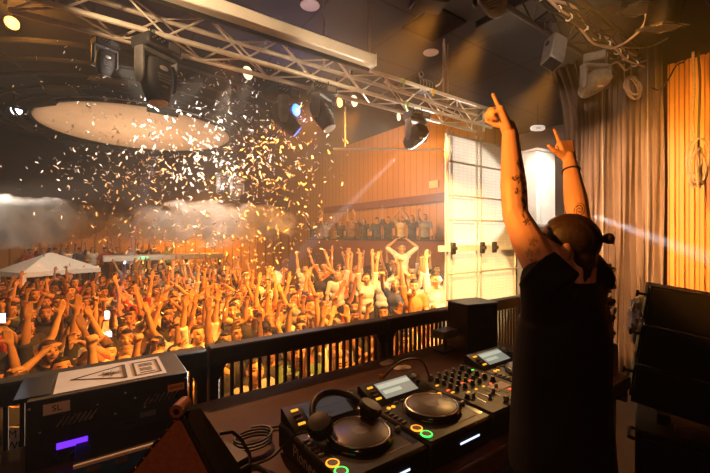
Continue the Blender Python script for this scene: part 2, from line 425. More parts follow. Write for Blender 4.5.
# ------------------------------------------------------------------ the performer
def make_dj():
    L = V((1.268, .620, 0))
    w = lambda x,y,z: V((x,y,z)) - L
    b = MB(); b.T = Matrix.Translation((0,0,.03))
    torso(b, .86, False); b.T = None; legs(b)
    b.ell((0,0,.92), (.16,.12,.16))
    shl, el, wl = w(1.150,.600,1.535), w(1.205,.735,1.735), w(1.276,.80,2.052)
    shr, er, wr = w(1.42,.60,1.53), w(1.635,.715,1.730), w(1.730,.795,1.992)
    for s, a, e, c in ((-1,shl,el,wl),(1,shr,er,wr)):
        caps(b, (s*.06,-.01,1.42), .06, a, .052, 16)
        m = a.lerp(e,.45); caps(b, a, .052, m, .053, 16); caps(b, m, .054, e, .043, 16)
        m = e.lerp(c,.34); caps(b, e, .043, m, .045, 16); caps(b, m, .045, c, .028, 16)
    # left hand: index up, the other fingers curled over the palm; seen from the little-finger side
    hand(b, wl, V((-.30,.22,.92)), V((-.55,.80,.1)), -1, (.02,1.05,1.2,1.25), 1.0, (.6,.2,.8), 12)
    hand(b, wr, V((.02,.22,.97)), V((.45,.9,-.1)), 1, (.05,1.35,1.4,1.35), 1.0, (.70,.85,.05), 12)
    caps(b, (.02,-.03,1.42), .066, (.062,-.035,1.56), .055, 16)
    H = Matrix.Translation((.046,.004,1.618)) @ Matrix.Rotation(.40,4,'Z') @ Matrix.Rotation(.16,4,'X') @ Matrix.Scale(.95,4)
    head_shapes(b, H)
    body = remesh(b, 'person', .0042, 3, .45)
    body.materials.append(M['dj_skin']); body.materials.append(M['dark_feature'])
    Hi = H.inverted(); mi = []
    for p in body.polygons:
        q = Hi @ p.center; i = 0
        if q.y > .05 and abs(q.z) < .12 and abs(q.x) < .07:
            if .010 < q.z < .022 and .022 < abs(q.x) < .046: i = 1
            elif .038 < q.z < .046 and .016 < abs(q.x) < .055: i = 1
            elif -.058 < q.z < -.053 and abs(q.x) < .022: i = 1
        mi.append(i)
    body.polygons.foreach_set('material_index', mi)
    # tattoos: flowers, leaves and a stem down the left arm, scribbled flower on the upper arm, swirl on the right forearm, star on the hand
    def flower(x, y, cx, cy, r, n, ph):
        d = math.hypot(x-cx, y-cy); a = math.atan2(y-cy, x-cx)
        rr = r*(.52+.48*abs(math.cos(n*.5*(a+ph))))
        return d < rr and not (rr*.62 < d < rr*.74) and d > r*.12
    def leaf(x, y, cx, cy, l, wd, a):
        u = (x-cx)*math.cos(a)+(y-cy)*math.sin(a); v = -(x-cx)*math.sin(a)+(y-cy)*math.cos(a)
        return abs(u) < l and abs(v) < wd*(1-(u/l)**2) and abs(v) > wd*.16
    def star(x, y, cx, cy, r):
        d = math.hypot(x-cx,y-cy); a = math.atan2(y-cy,x-cx)
        m = (a + PI/2) % (2*PI/5) - PI/5
        k = r*.45/max(.2, math.cos(PI/5-abs(m)))*(1+.9*abs(abs(m)/(PI/5)))*.62
        return k*.62 < d < k*1.1
    def ink(x, y):
        if x < 545 and y < 232:
            if flower(x,y,519.5,179,5.2,6,.3) or flower(x,y,516.5,191,3.6,5,.1) or flower(x,y,526,192,4.2,5,.8) or flower(x,y,527,221,4.6,6,.2): return 1
            if leaf(x,y,519.5,164,6.5,2.4,1.35) or leaf(x,y,525,171,5,1.8,.9) or leaf(x,y,513.5,178,4,1.6,.3) or leaf(x,y,524.5,184,4,1.7,2.3) or leaf(x,y,523,200,4.5,1.7,1.2) or leaf(x,y,530,212,4,1.5,1.9): return 1
            if 190 < y < 218 and abs(x-(525.5+2.4*math.sin((y-188)/5.2))) < .8: return 1
        elif x < 548 and y < 276:
            for cx,cy,r in ((533,242,5),(529.5,253,4.6),(538,252,4.4),(534,262,4.6),(540,266,3)):
                if flower(x,y,cx,cy,r,5,cx): return .55
        elif 572 < x < 590 and 200 < y < 219:
            d = math.hypot((x-579.5)/.85, y-210); a = math.atan2(y-210, x-579.5)
            if d < 7.2 and (d*1.05 + a*.75) % 2.9 < 1.25: return 1
        elif 566 < x < 574 and 168 < y < 176: return 0
        elif 548 < x < 566 and 146 < y < 162:
            if star(x,y,555.5,153.5,3.6): return .8
        return 0
    at_ = body.attributes.new('ink', 'FLOAT', 'POINT')
    vals = []
    for v in body.vertices:
        p = v.co + L; val = 0.0
        if p.z > 1.5 and v.normal.dot((p - V((0,0,CAMZ))).normalized()) < .15:
            x, y, F = px_of(p); val = ink(x, y)
        vals.append(float(val))
    at_.data.foreach_set('value', vals)
    o = put('person', body, None, L)
    tag(o, 'tattooed person in black tee with hair tied back, both index fingers raised at the decks', 'person')
    # hair, slicked back into a small knot
    h = MB(); h.T = H
    h.ell((0,-.012,.035), (.083,.102,.094), n=28, m=18); h.ell((0,-.060,-.030), (.064,.050,.088), n=20)
    for k in range(11):
        x = (k-5)*.0115; caps(h, (x,-.085,-.05), .014, (x*1.1,-.078-.008*(k%2),-.108-.014*((k*7)%3)), .006, 8)
    hm = remesh(h, 'hair', .0042, 1)
    for v in hm.vertices:
        q = Hi @ v.co; z = q.z
        hl = .060 + max(0,z-.03)*.12 if z > .03 else (-.034 + (z+.0)/.03*.094 if z > 0 else -.034 - min(.03,-z)*.3)
        hl += .004*math.sin(q.z*160+q.x*90)
        d = q.y - hl
        if d > 0 and z < .115:
            k = min(1, d/.010); c = V((0,-.012,.02)); q = c + (q-c)*(.935-.18*k)
        else:
            k = max(0, 1+d/.035); c = V((0,-.012,.02)); q = c + (q-c)*(1-.065*k*k + .007*math.sin(q.x*330))
        v.co = H @ q
    hm.materials.append(M['dj_hair']); ho = put('hair', hm, o)
    k = MB(); k.T = H
    k.ell((.004,-.128,.058), (.022,.018,.020)); caps(k, (0,-.10,.052), .015, (.003,-.125,.057), .012)
    for a in range(5): caps(k, (.004,-.130,.058), .009, (.010+.012*math.cos(a*1.3),-.138-.002*a,.056+.016*math.sin(a*1.3)), .004, 8)
    km = remesh(k, 'hair_knot', .0045, 1); km.materials.append(M['dj_hair']); kk = put('hair_knot', km, ho)
    # t-shirt
    t = MB(); N = 36
    def ring(z,a,bb,cx,cy): return [V((cx+a*math.cos(2*PI*i/N)*(1+.012*math.sin(5*2*PI*i/N+z*9)), cy+bb*math.sin(2*PI*i/N)*(1+.02*math.sin(7*2*PI*i/N+z*5)), z)) for i in range(N)]
    t.loft([ring(*r) for r in ((.915,.205,.146,0,-.012),(.98,.200,.142,0,-.012),(1.08,.190,.138,0,-.01),(1.2,.184,.136,0,-.012),(1.3,.182,.136,0,-.014),(1.38,.176,.128,0,-.018),(1.44,.150,.110,.01,-.024),(1.48,.115,.090,.025,-.032),(1.51,.080,.072,.045,-.034))])
    for s,a,e in ((-1,shl,el),(1,shr,er)):
        caps(t, (s*.08,-.015,1.38), .088, a + V((.003*s,0,-.012)), .072, 18)
        d = ((e-a).normalized()*.6 + V((-.36*(1 if s<0 else -.6),.62,.3))*.8).normalized(); t.cyl(a - d*.06, a + d*.034, .072, .076, 24)
    tm = remesh(t, 't_shirt', .006, 3); tm.materials.append(M['dj_shirt']); put('t_shirt', tm, o)
    t = MB()
    t.loft([ring(*r) for r in ((.78,.185,.135,0,0),(.86,.19,.14,0,0),(.95,.18,.132,0,0),(.99,.172,.128,0,0))])
    for s in (-1,1):
        caps(t, (s*.09,0,.84), .098, (s*.105,.01,.48), .075); caps(t, (s*.105,.01,.48), .075, (s*.11,-.01,.1), .064)
    jm = remesh(t, 'jeans', .010, 2); jm.materials.append(M['jeans']); put('jeans', jm, o)
    mb = MB()
    for s in (-1,1):
        mb.ell((s*.11,-.03,.05), (.048,.07,.052)); mb.ell((s*.115,.08,.04), (.046,.10,.042))
    sm = remesh(mb, 'shoe', .01, 2); sm.materials.append(M['black']); put('shoes', sm, o)
    # bracelet and ring
    d = (wr-er).normalized(); mb = MB(); c = er.lerp(wr,.83); q = d.to_track_quat('Z','Y')
    mb.tube([c + q @ V((.0345*math.cos(a),.0345*math.sin(a),0)) for a in [2*PI*i/28 for i in range(28)]], .0042, 8, True)
    mb.build('bracelet', M['black'], o)
    return o, wl
# skin with ink
m, nt, b = nodes('inked_skin'); M['dj_skin'] = m
b.inputs['Roughness'].default_value = .48
a = nt.nodes.new('ShaderNodeAttribute'); a.attribute_name = 'ink'
nz = nt.nodes.new('ShaderNodeTexNoise'); nz.inputs['Scale'].default_value = 14; tc = nt.nodes.new('ShaderNodeTexCoord'); nt.links.new(tc.outputs['Object'], nz.inputs['Vector'])
mx0 = nt.nodes.new('ShaderNodeMix'); mx0.data_type='RGBA'; mx0.inputs[6].default_value=(.66,.36,.24,1); mx0.inputs[7].default_value=(.56,.29,.19,1); nt.links.new(nz.outputs['Fac'], mx0.inputs[0])
mx = nt.nodes.new('ShaderNodeMix'); mx.data_type='RGBA'; mx.inputs[7].default_value=(.035,.022,.02,1); nt.links.new(mx0.outputs[2], mx.inputs[6])
cl = nt.nodes.new('ShaderNodeMath'); cl.operation='MULTIPLY'; cl.inputs[1].default_value=.9; nt.links.new(a.outputs['Fac'], cl.inputs[0]); nt.links.new(cl.outputs[0], mx.inputs[0])
nt.links.new(mx.outputs[2], b.inputs['Base Color'])
M['dj_hair'] = pm('dark_brown_hair', (.016,.008,.006), (.034,.016,.011), 120, .5, spec=.3)
M['dj_shirt'] = pm('black_cotton', (.012,.010,.010), (.018,.015,.015), 7, .9, bump=.25, spec=.2)
M['jeans'] = pm('dark_denim', (.03,.026,.028), (.045,.038,.04), 60, .85)
DJ, WL = make_dj()
mb = MB()

# ------------------------------------------------------------------ DJ table and what stands on it
TZ = .92
tb = thing('dj_table', 'long dark brown laminate table under the players and mixer', 'table', (.74,1.26,0))
mb = MB(); mb.box((.0,0,TZ-.0225), (3.18,.97,.045), bev=.006); mb.build('table_top', M['table'], tb)
mb = MB(); mb.box((.0,-.492,TZ-.035), (3.18,.014,.07), bev=.004); mb.build('front_edge', M['table_edge'], tb)
mb = MB(); mb.box((0,.46,.45), (3.1,.02,.85)); mb.build('back_panel', M['black'], tb)
M['leg_metal'] = pm('pale_pinkish_leg_metal', (.42,.30,.25), (.5,.36,.3), 12, .5)
for x in (-1.5,.2,1.53):
    for y in (-.42,.40):
        mb = MB(); mb.box((x,y,.4375), (.05,.05,.875), bev=.004); mb.build('leg', M['leg_metal'], tb)
for x in (-1.5,.2,1.53):
    mb = MB(); mb.box((x,0,.25), (.04,.78,.04)); mb.build('stretcher', M['leg_metal'], tb)
# ledge at the right-hand end
mb = MB(); mb.box((1.598,-.18,TZ-.075), (.02,.60,.15), bev=.004); mb.build('side_ledge', M['table_edge'], tb)

def knob(name, parent, x, y, z, r=.0085, h=.016, mat='black_plastic', cap='white'):
    mb = MB(); mb.cyl((x,y,z), (x,y,z+h*.35), r*1.25, r*1.2, 14); mb.cyl((x,y,z+h*.35), (x,y,z+h), r, r*.82, 14)
    o = mb.build(name, M[mat], parent)
    if cap:
        mb = MB(); mb.box((x,y+r*.45,z+h+.0005), (r*.28,r*.85,.001)); mb.build('pointer', M[cap], o)
    return o
def make_player():
    p = thing('media_player', '', 'media player')
    mb = MB(); mb.box((0,0,.054), (.318,.405,.092), bev=.009)
    for s in (-1,1):
        for t in (-1,1): mb.cyl((s*.13,t*.17,0), (s*.13,t*.17,.012), .016, n=12)
    mb.build('body', M['black_plastic'], p)
    mb = MB(); mb.prism([(.075,.098),(.2,.098),(.2,.142),(.188,.146),(.085,.106)], .30, Matrix.Translation((-.15,0,0)) @ Matrix(((0,0,1,0),(1,0,0,0),(0,1,0,0),(0,0,0,1))))
    sc = mb.build('display_hood', M['black_plastic'], p)
    ang = math.atan2(.040,.103); Mt = Matrix.Translation((.0,.136,.1275)) @ Matrix.Rotation(ang,4,'X')
    mb = MB(); mb.T = Mt; mb.box((.0,0,.0012), (.172,.082,.002)); d = mb.build('display', M['screen_lcd'], sc)
    mb = MB(); mb.T = Mt; mb.box((.0,.020,.0026), (.165,.022,.001)); mb.box((-.03,-.012,.0026), (.09,.018,.001)); mb.build('waveform', M['screen_band'], d)
    for k in range(4):
        mb = MB(); mb.T = Mt; mb.box((-.115,.03-.02*k,.002), (.026,.009,.004), bev=.001); mb.build('menu_button', M['led_amber'] if k in (0,3) else M['grey_plastic'], sc)
    for k in range(2):
        mb = MB(); mb.T = Mt; mb.cyl((.115,.022-.03*k,.0),(.115,.022-.03*k,.012), .011-.003*k, n=14); mb.build('select_dial', M['black_plastic'] if k else M['steel'], sc)
    mb = MB(); mb.lathe([(.108,.098),(.108,.106),(.104,.116),(.098,.120),(.093,.119)], (.012,-.045,0), n=44); j = mb.build('jog_wheel', M['gloss_black'], p)
    mb = MB(); mb.tube([(.012+.0955*math.cos(a),-.045+.0955*math.sin(a),.1195) for a in [2*PI*i/48 for i in range(48)]], .0032, 8, True); mb.build('rim', M['steel'], j)
    mb = MB(); mb.lathe([(.090,.1185),(.090,.1215),(.088,.1225),(.004,.1228)], (.012,-.045,0), n=44); mb.build('platter', M['platter'], j)
    mb = MB(); mb.lathe([(.026,.1225),(.026,.1235),(.001,.1236)], (.012,-.045,0), n=24); mb.build('centre_display', M['grey_plastic'], j)
    for nm, y, mt in (('play_button',-.158,'ring_green'),('cue_button',-.114,'ring_orange')):
        mb = MB(); mb.cyl((-.132,y,.098),(-.132,y,.105), .0175, .0165, 24); o = mb.build(nm, M['grey_plastic'], p)
        mb = MB(); mb.tube([(-.132+.0175*math.cos(a),y+.0175*math.sin(a),.1035) for a in [2*PI*i/28 for i in range(28)]], .0026, 8, True); mb.build('lit_ring', M[mt], o)
    for k in range(5):
        mb = MB(); mb.box((-.138,-.06+.023*k,.102), (.020,.011,.008), bev=.002); mb.build('side_button', M['grey_plastic'], p)
    for k in range(2):
        mb = MB(); mb.cyl((-.112+.022*k,.052,.098),(-.112+.022*k,.052,.103), .008, n=14); mb.build('loop_button', M['led_amber'], p)
    for k in range(3):
        mb = MB(); mb.box((-.06+.035*k,.070,.102), (.024,.010,.008), bev=.002); mb.build('cue_point_button', M['grey_plastic'], p)
    mb = MB(); mb.box((.137,-.095,.0995), (.024,.15,.003)); o = mb.build('tempo_track', M['gloss_black'], p)
    mb = MB(); mb.box((.137,-.085,.107), (.022,.013,.014), bev=.003); mb.build('tempo_fader', M['grey_plastic'], o)
    mb = MB(); mb.box((.137,.03,.102), (.018,.012,.008), bev=.002); mb.build('tempo_button', M['led_amber'], p)
    mb = MB(); mb.box((.03,-.2035,.055), (.10,.002,.006)); mb.build('front_light', M['led_white'], p)
    mb = MB(); mb.box((.07,-.165,.1005), (.10,.004,.001)); mb.build('name_strip', M['table_edge'], p)
    return p
M['platter'] = pm('satin_platter', (.05,.038,.033), (.07,.055,.048), 4, .34, .1)
PL = make_player()
M['brand_ink'] = pm('pale_brand_ink', (.42,.36,.30), (.5,.43,.36), 30, .5)
TXT = text_mesh('Pioneer', .056)
TXT.materials.append(M['brand_ink'])
spots = [((.68,1.0),'leftmost media player on the table, headphones lying across its jog wheel'),
         ((1.008,1.0),'media player between the headphones and the mixer, jog wheel bare, display lit'),
         ((1.668,1.0),'media player right of the mixer, partly behind the performer in black')]
for i, ((x,y),lab) in enumerate(spots):
    o = PL if i == 0 else copy_tree(PL)
    o.location = (x,y,TZ); o['label'] = lab; o['group'] = 'media players on the table'
    if i == 0:
        for ch in o.children:
            if ch.name.startswith('display_hood'):
                for c2 in ch.children:
                    if c2.name.startswith('display'): DSP = c2
        t = put('brand_lettering', TXT, o); t.location = (-.1597,-.005,.056)
        t.rotation_euler = Matrix(((0,0,-1),(-1,0,0),(0,1,0))).to_euler(); t['label'] = 'grey brand lettering on the side'
DSP.material_slots[0].link = 'OBJECT'; DSP.material_slots[0].material = M['screen_dim']
for c in DSP.children:
    c.material_slots[0].link = 'OBJECT'; c.material_slots[0].material = M['screen_dim']

mx = thing('dj_mixer', 'four-channel mixer full of knobs and faders beside the bare jog wheel', 'mixer', (1.338,1.0,TZ))
mb = MB(); mb.box((0,0,.053), (.325,.40,.094), bev=.007); mb.build('body', M['black_plastic'], mx)
mb = MB(); mb.box((0,.0,.1005), (.312,.385,.002)); mb.build('face_plate', M['mixface'] if 'mixface' in M else M['dark_metal'], mx)
for cx in (-.105,-.055,-.005,.045):
    for r_ in range(5):
        knob('knob', mx, cx, .155-.036*r_, .101, .0085, .019, 'grey_plastic' if r_ in (0,) else 'black_plastic')
    mb = MB(); mb.box((cx,-.085,.102), (.005,.085,.002)); o = mb.build('fader_slot', M['gloss_black'], mx)
    mb = MB(); mb.box((cx,-.07-.02*((int(cx*1000)%3)),.110), (.016,.011,.018), bev=.003); mb.build('fader_cap', M['grey_plastic'], o)
    mb = MB(); mb.box((cx+.02,-.03,.103), (.012,.008,.005), bev=.001); mb.build('cue_button', M['led_amber'] if cx < 0 else M['led_red'], mx)
for k in range(5):
    knob('effect_knob', mx, .105+.0*k, .155-.042*k, .101, .010, .02)
for k,(x,y,c) in enumerate([(-.14,.03,'led_red'),(-.14,.005,'led_amber'),(.14,.06,'led_amber'),(.14,.12,'led_green'),(-.14,.09,'led_amber'),(.08,-.11,'led_red'),(.14,-.15,'led_amber'),(-.03,.045,'led_red'),(.02,.045,'led_red')]):
    mb = MB(); mb.box((x,y,.103), (.016,.008,.004), bev=.001); mb.build('pad_light', M[c], mx)
mb = MB(); mb.box((-.02,-.165,.102), (.075,.005,.002)); o = mb.build('crossfader_slot', M['gloss_black'], mx)
mb = MB(); mb.box((-.03,-.165,.111), (.012,.02,.020), bev=.003); mb.build('crossfader_cap', M['grey_plastic'], o)
mb = MB(); mb.box((.075,-.065,.1025), (.10,.052,.0012)); mb.build('sticker', M['paper'], mx)
knob('headphone_knob', mx, -.13, -.06, .101, .010, .018)

# headphones across the first player
hp = thing('headphones', 'black headphones lying on the jog wheel of a media player', 'headphones', (.765,1.0,TZ+.12))
band = [(-.105+.02*math.sin(t*1.2), -.02, .035) for t in (0,)]
pts = []
for i in range(21):
    a = PI*(.02 + .96*i/20); pts.append((-.085+.0*i + .10*math.cos(a)*1.0-.0, .03+.115*math.sin(a), .014+.045*math.sin(a)))
mb = MB(); mb.tube(pts, [.009+.004*math.sin(PI*i/20) for i in range(21)], 10); mb.build('headband', M['black_plastic'], hp)
for sx in (-1,1):
    rot = Matrix.Rotation(sx*.35,3,'Y') @ Matrix.Rotation(.25,3,'X')
    c = V((-.085+sx*.10+(.0 if sx<0 else .0), .015, .030))
    mb = MB(); mb.lathe([(.010,-.016),(.034,-.016),(.042,-.008),(.043,.004),(.036,.014),(.012,.017)], c, rot, 26); e = mb.build('ear_cup', M['black_plastic'], hp)
    mb = MB(); mb.tube([c + rot @ V((.031*math.cos(a),.031*math.sin(a),-.020)) for a in [2*PI*i/22 for i in range(22)]], .011, 8, True); mb.build('ear_pad', M['gloss_black'], e)
mb = MB(); mb.box((.018,-.028,.034), (.012,.003,.006)); mb.build('side_badge', M['red'], hp)

# laser unit
lz = thing('laser_projector', 'black box laser unit with cream warning plate on top, standing on the table', 'laser', (.06,1.665,TZ))
LW, LD, LH = .47, .27, .222
mb = MB(); mb.box((0,0,LH/2), (LW,LD,LH), bev=.004); mb.build('housing', M['black'], lz)
mb = MB(); mb.box((-.002,.01,LH+.001), (.335,.235,.002)); pl = mb.build('warning_plate', M['cream'], lz); pl['label'] = 'cream plate with black triangle'
mb = MB()
def line(mb, a, b, w=.006, z=LH+.0028):
    a, b = V((*a,z)), V((*b,z)); d = (b-a); L = d.length; an = math.atan2(d.y,d.x)
    mb.box((a+b)/2, (L+w*.6,w,.0008), Matrix.Rotation(an,3,'Z'))
tri = [(-.125,.01),(.035,.085),(.035,-.075)]
for i in range(3): line(mb, tri[i], tri[(i+1)%3], .008 if i != 1 else .012)
mb.build('warning_triangle', M['ink'], pl)
mb = MB()
for k in range(14):
    a = 2*PI*k/14; r = .034 if k%2 else .024; line(mb, (-.012,.004), (-.012+r*math.cos(a), .004+r*math.sin(a)), .0022)
line(mb, (-.012,.004), (.03,.004), .003)
mb.lathe([(.009,0),(.009,.0012)], (-.012,.004,LH+.0024), n=14); mb.build('starburst', M['ink'], pl)
mb = MB()
q = [(.068,-.075),(.150,-.075),(.150,.085),(.068,.085)]
for i in range(4): line(mb, q[i], q[(i+1)%4], .007)
for y in (.055,.04,.025): line(mb, (.085,y),(.133,y), .003)
for y in (0.0,-.015,-.03): line(mb, (.085,y),(.125,y), .003)
line(mb, (.085,-.052),(.133,-.052), .006)
mb.build('warning_square', M['ink'], pl)
fy = -LD/2
def front(name, x, z, w, h, mat, dep=.003, bev=0):
    mb = MB(); mb.box((x,fy-dep/2,z), (w,dep,h), bev=bev); return mb.build(name, M[mat], lz)
f = front('name_label', -.158, .188, .068, .034, 'paper'); f['label'] = 'pale label with handwritten letters'
me = text_mesh('SL', .027); me.materials.append(M['ink']); t = put('handwriting', me, f); t.location = (-.158,fy-.0035,.188); t.rotation_euler = (PI/2,0,0)
f = front('display', -.118, .062, .082, .020, 'lcd_blue'); f['label'] = 'lit purple display'
for k in range(3):
    mb = MB(); mb.cyl((-.165+.05*k,fy,.028),(-.165+.05*k,fy-.018,.028), .013, .011, 18); mb.build('dial', M['black_plastic'], lz)
for x, w in ((-.105,.10),(.145,.11)):
    mb = MB(); mb.box((x,fy-.001,.142 if x<0 else .15), (w,.002,.034)); v = mb.build('vent', M['gloss_black'], lz)
    mb = MB()
    for k in range(7):
        xx = x - w/2 + w*(k+.5)/7; mb.box((xx,fy-.003,.142 if x<0 else .15), (.0022,.003,.036), Matrix.Rotation(.6,3,'Y'))
    mb.build('grille', M['steel'], v)
f = front('warning_label', .193, .172, .056, .026, 'orange_label'); f['label'] = 'small orange warning label'
mb = MB(); mb.box((.193,fy-.0035,.172), (.045,.001,.003)); mb.box((.193,fy-.0035,.178), (.045,.001,.0015)); mb.build('label_line', M['ink'], f)
front('data_plate', .10, .098, .05, .018, 'grey_plastic')
front('connector_plate', .03, .085, .07, .02, 'dark_metal')
for x,z in ((-.225,.2),(.225,.2),(-.05,.17),(.06,.165),(-.2,.12),(.03,.19),(.0,.125),(.09,.125)):
    mb = MB(); mb.ell((x,fy-.001,z), (.0038,.003,.0038), n=8, m=6); mb.build('screw', M['steel'], lz)
mb = MB(); mb.box((-.222,.01,LH+.002), (.09-.0,.22,.003)); 
mb.build('hinge_plate', M['gloss_black'], lz)

# blue crate in front of it
bc = thing('flight_tray', 'low blue tray with a white front rim before the laser box', 'tray', (.10,1.44,TZ))
mb = MB(); mb.box((0,0,.030), (.30,.15,.060), bev=.004); mb.build('tray', M['blue_case'], bc)
mb = MB(); mb.box((0,.004,.0605), (.296,.138,.004)); mb.build('lid', M['black_plastic'], bc)
mb = MB(); mb.box((0,-.072,.060), (.30,.010,.009)); mb.build('rim', M['white'], bc)
for x in (-.10,-.03):
    mb = MB(); mb.box((x,-.077,.042), (.035,.004,.014)); mb.build('latch', M['grey_plastic'], bc)

# brown wedge case on its stand, nearest the camera
wg = thing('floor_monitor', 'brown wedge-shaped speaker cabinet standing on end before the laser box', 'speaker', at(180,414,.95))
A = V((0,0,0)); r_, f_ = RGT, FWD
B_ = A - r_*.19 - f_*.03 + V((0,0,-.235)); C_ = A + r_*.165 - f_*.05 + V((0,0,-.25)); D_ = A - r_*.02 - f_*.06 + V((0,0,-.29))
ex = (r_*.8+f_*.6)*.085
mb = MB(); mb.loft([[A,B_,D_,C_],[A+f_*.012,B_+f_*.012,D_+f_*.012,C_+f_*.012]]); mb.build('side_panel', M['brown_case'], wg, False)
mb = MB(); q_ = f_*.013; mb.loft([[A+q_,B_+q_,D_+q_,C_+q_],[A+ex*.6,B_+f_*.08,D_+ex+f_*.02,C_+ex]]); mb.build('cabinet', M['black'], wg, False)
mb = MB(); mb.tube([A+V((0,0,.003)), C_+V((0,0,.003))], .006, 8); mb.tube([A+V((0,0,.003)), B_+V((0,0,.003))], .004, 8); mb.build('edging', M['dark_metal'], wg)
for q in range(10):
    mb = MB(); p = A.lerp(B_, .06+q*.095) - f_*.002; mb.ell(p, .0038, n=8, m=6); mb.build('rivet', M['gold_can'], wg)
mb = MB(); fr = f_; mb.cyl(A+V((0,0,.016))-f_*.02, A+V((0,0,.016))+f_*.03, .017, n=20); mb.build('clamp_knob', M['brown_case'], wg)
mb = MB(); mb.cyl(A+V((0,0,.016))-f_*.022, A+V((0,0,.016))-f_*.019, .0075, n=16); mb.build('knob_core', M['black'], wg)
mb = MB(); c = A.lerp(C_,.42)+ex*.75
u = (C_-A).normalized(); up = ex.normalized()
mb.tube([c + u*(-.05) , c+u*(-.045)+up*.03, c+u*(-.02)+up*.042, c+u*.025+up*.042, c+u*.05+up*.03, c+u*.055], .005, 8); mb.build('strap_handle', M['black'], wg)
# stand under the wedge
mb = MB(); mb.box(D_+ex*.4+V((0,0,-.02)), (.10,.06,.06)); mb.build('stand', M['black'], wg)

# small things
def wire(name, pts, r, mat, label, cat='cable', group=None, n=6, sub=8):
    P_ = [V(p) for p in pts]; out = []
    for i in range(len(P_)-1):
        p0 = P_[max(i-1,0)]; p1 = P_[i]; p2 = P_[i+1]; p3 = P_[min(i+2,len(P_)-1)]
        for k in range(sub):
            t = k/sub
            out.append(.5*((2*p1)+(p2-p0)*t+(2*p0-5*p1+4*p2-p3)*t*t+(3*p1-p0-3*p2+p3)*t**3))
    out.append(P_[-1])
    mb = MB(); mb.tube(out, r, n); o = mb.build(name, M[mat], None); return tag(o, label, cat, group)
def tz(px, py, z): 
    F = FOC*(CAMZ-z)/(py-236.5); return at(px, py, F)
wire('looping_cable', [tz(377,393,.93)+V((0,0,.0)), at(383,378,1.72), at(402,361,1.72), at(420,360,1.68), at(428,373,1.66), at(429,381,1.64)], .0045, 'cable', 'black cable looping over from the paper leaves to the mixer')
wire('mixer_cable', [at(462,372,1.85), at(468,360,2.0), at(482,355,2.05), at(500,355,2.0), at(516,352,1.95)], .0045, 'cable', 'black cable arching behind the mixer knobs')
wire('headphone_cable', [V((.585,1.01,1.045)), V((.52,1.06,1.035)), V((.47,1.12,.955)), V((.42,1.15,.93)), V((.33,1.13,.93)), V((.30,1.0,.93)), V((.38,.93,.935))], .0035, 'cable', 'thin headphone cable curling on the table left of the players')
wire('coiled_cable', [V((.46+.065*math.cos(a)*(1+.05*math.sin(3*a)), 1.27+.05*math.sin(a), .93+.0035*a/2)) for a in [k*.7 for k in range(30)]], .004, 'cable', 'coiled black cable heaped behind the leftmost player', sub=3)
wire('data_cable', [V((.84,1.36,.928)), V((.86,1.30,.96)), V((.84,1.24,1.02)), V((.80,1.30,.99)), V((.74,1.33,.93)), V((.62,1.32,.93)), V((.52,1.36,.93))], .005, 'cable', 'black data cable bundled behind the two players')
wire('power_cable', [V((.24,1.46,.927)), V((.32,1.36,.927)), V((.38,1.22,.927)), V((.44,1.10,.927)), V((.40,.95,.927)), V((.34,.86,.927))], .005, 'cable', 'black power cable running across the table beside the wedge cabinet')
sh = thing('stage_box', 'dark patch box among cables at the left end of the players', 'box', (.34,1.18,TZ), .3)
mb = MB(); mb.box((0,0,.03), (.09,.14,.06), bev=.005); mb.build('housing', M['black_plastic'], sh)
for k in range(3):
    mb = MB(); mb.cyl((-.045,-.04+.04*k,.03),(-.06,-.04+.04*k,.03), .013, n=14); mb.build('socket', M['grey_plastic'], sh)
for i,(px,py,a,lab) in enumerate([(387,363,.2,'pale leaf-shaped paper piece lying further from the mixer'),(402,368,-.35,'pale leaf-shaped paper piece lying nearer the mixer, overlapping its twin')]):
    c = tz(px,py,TZ); mb = MB()
    for j in range(3):
        rr = [(.052*math.cos(t)*(1-.3*j), .030*math.sin(t)*(1-.3*j), .003+.004*j+.002*math.sin(3*t)) for t in [2*PI*k/28 for k in range(28)]]
        mb.tube(rr, .0022, 6, True)
    mb.lathe([(.048,0),(.05,.003),(.03,.008),(.004,.011)], n=24, sy=.58)
    o = mb.build('paper_leaf', M['paper'], None, loc=c, rz=a); tag(o, lab, 'paper', 'paper leaves on the table')
gl = thing('shot_glass', 'small amber glass standing on the table beside the paper leaves', 'glass', tz(382,384,TZ))
mb = MB(); mb.lathe([(.014,0),(.018,.045),(.0165,.045),(.013,.006)], n=18); mb.build('glass', M['amber_glass'] if 'amber_glass' in M else M['gold_can'], gl)
cn = thing('drink_can', 'gold drink can on the ledge right of the performer', 'can', (2.275,.835,TZ))
mb = MB(); mb.lathe([(.026,0),(.033,.008),(.033,.15),(.027,.163)], n=24); mb.build('can_body', M['gold_can'], cn)
mb = MB(); mb.lathe([(.027,.162),(.026,.166),(.024,.163)], n=24); mb.build('can_lid', M['steel'], cn)
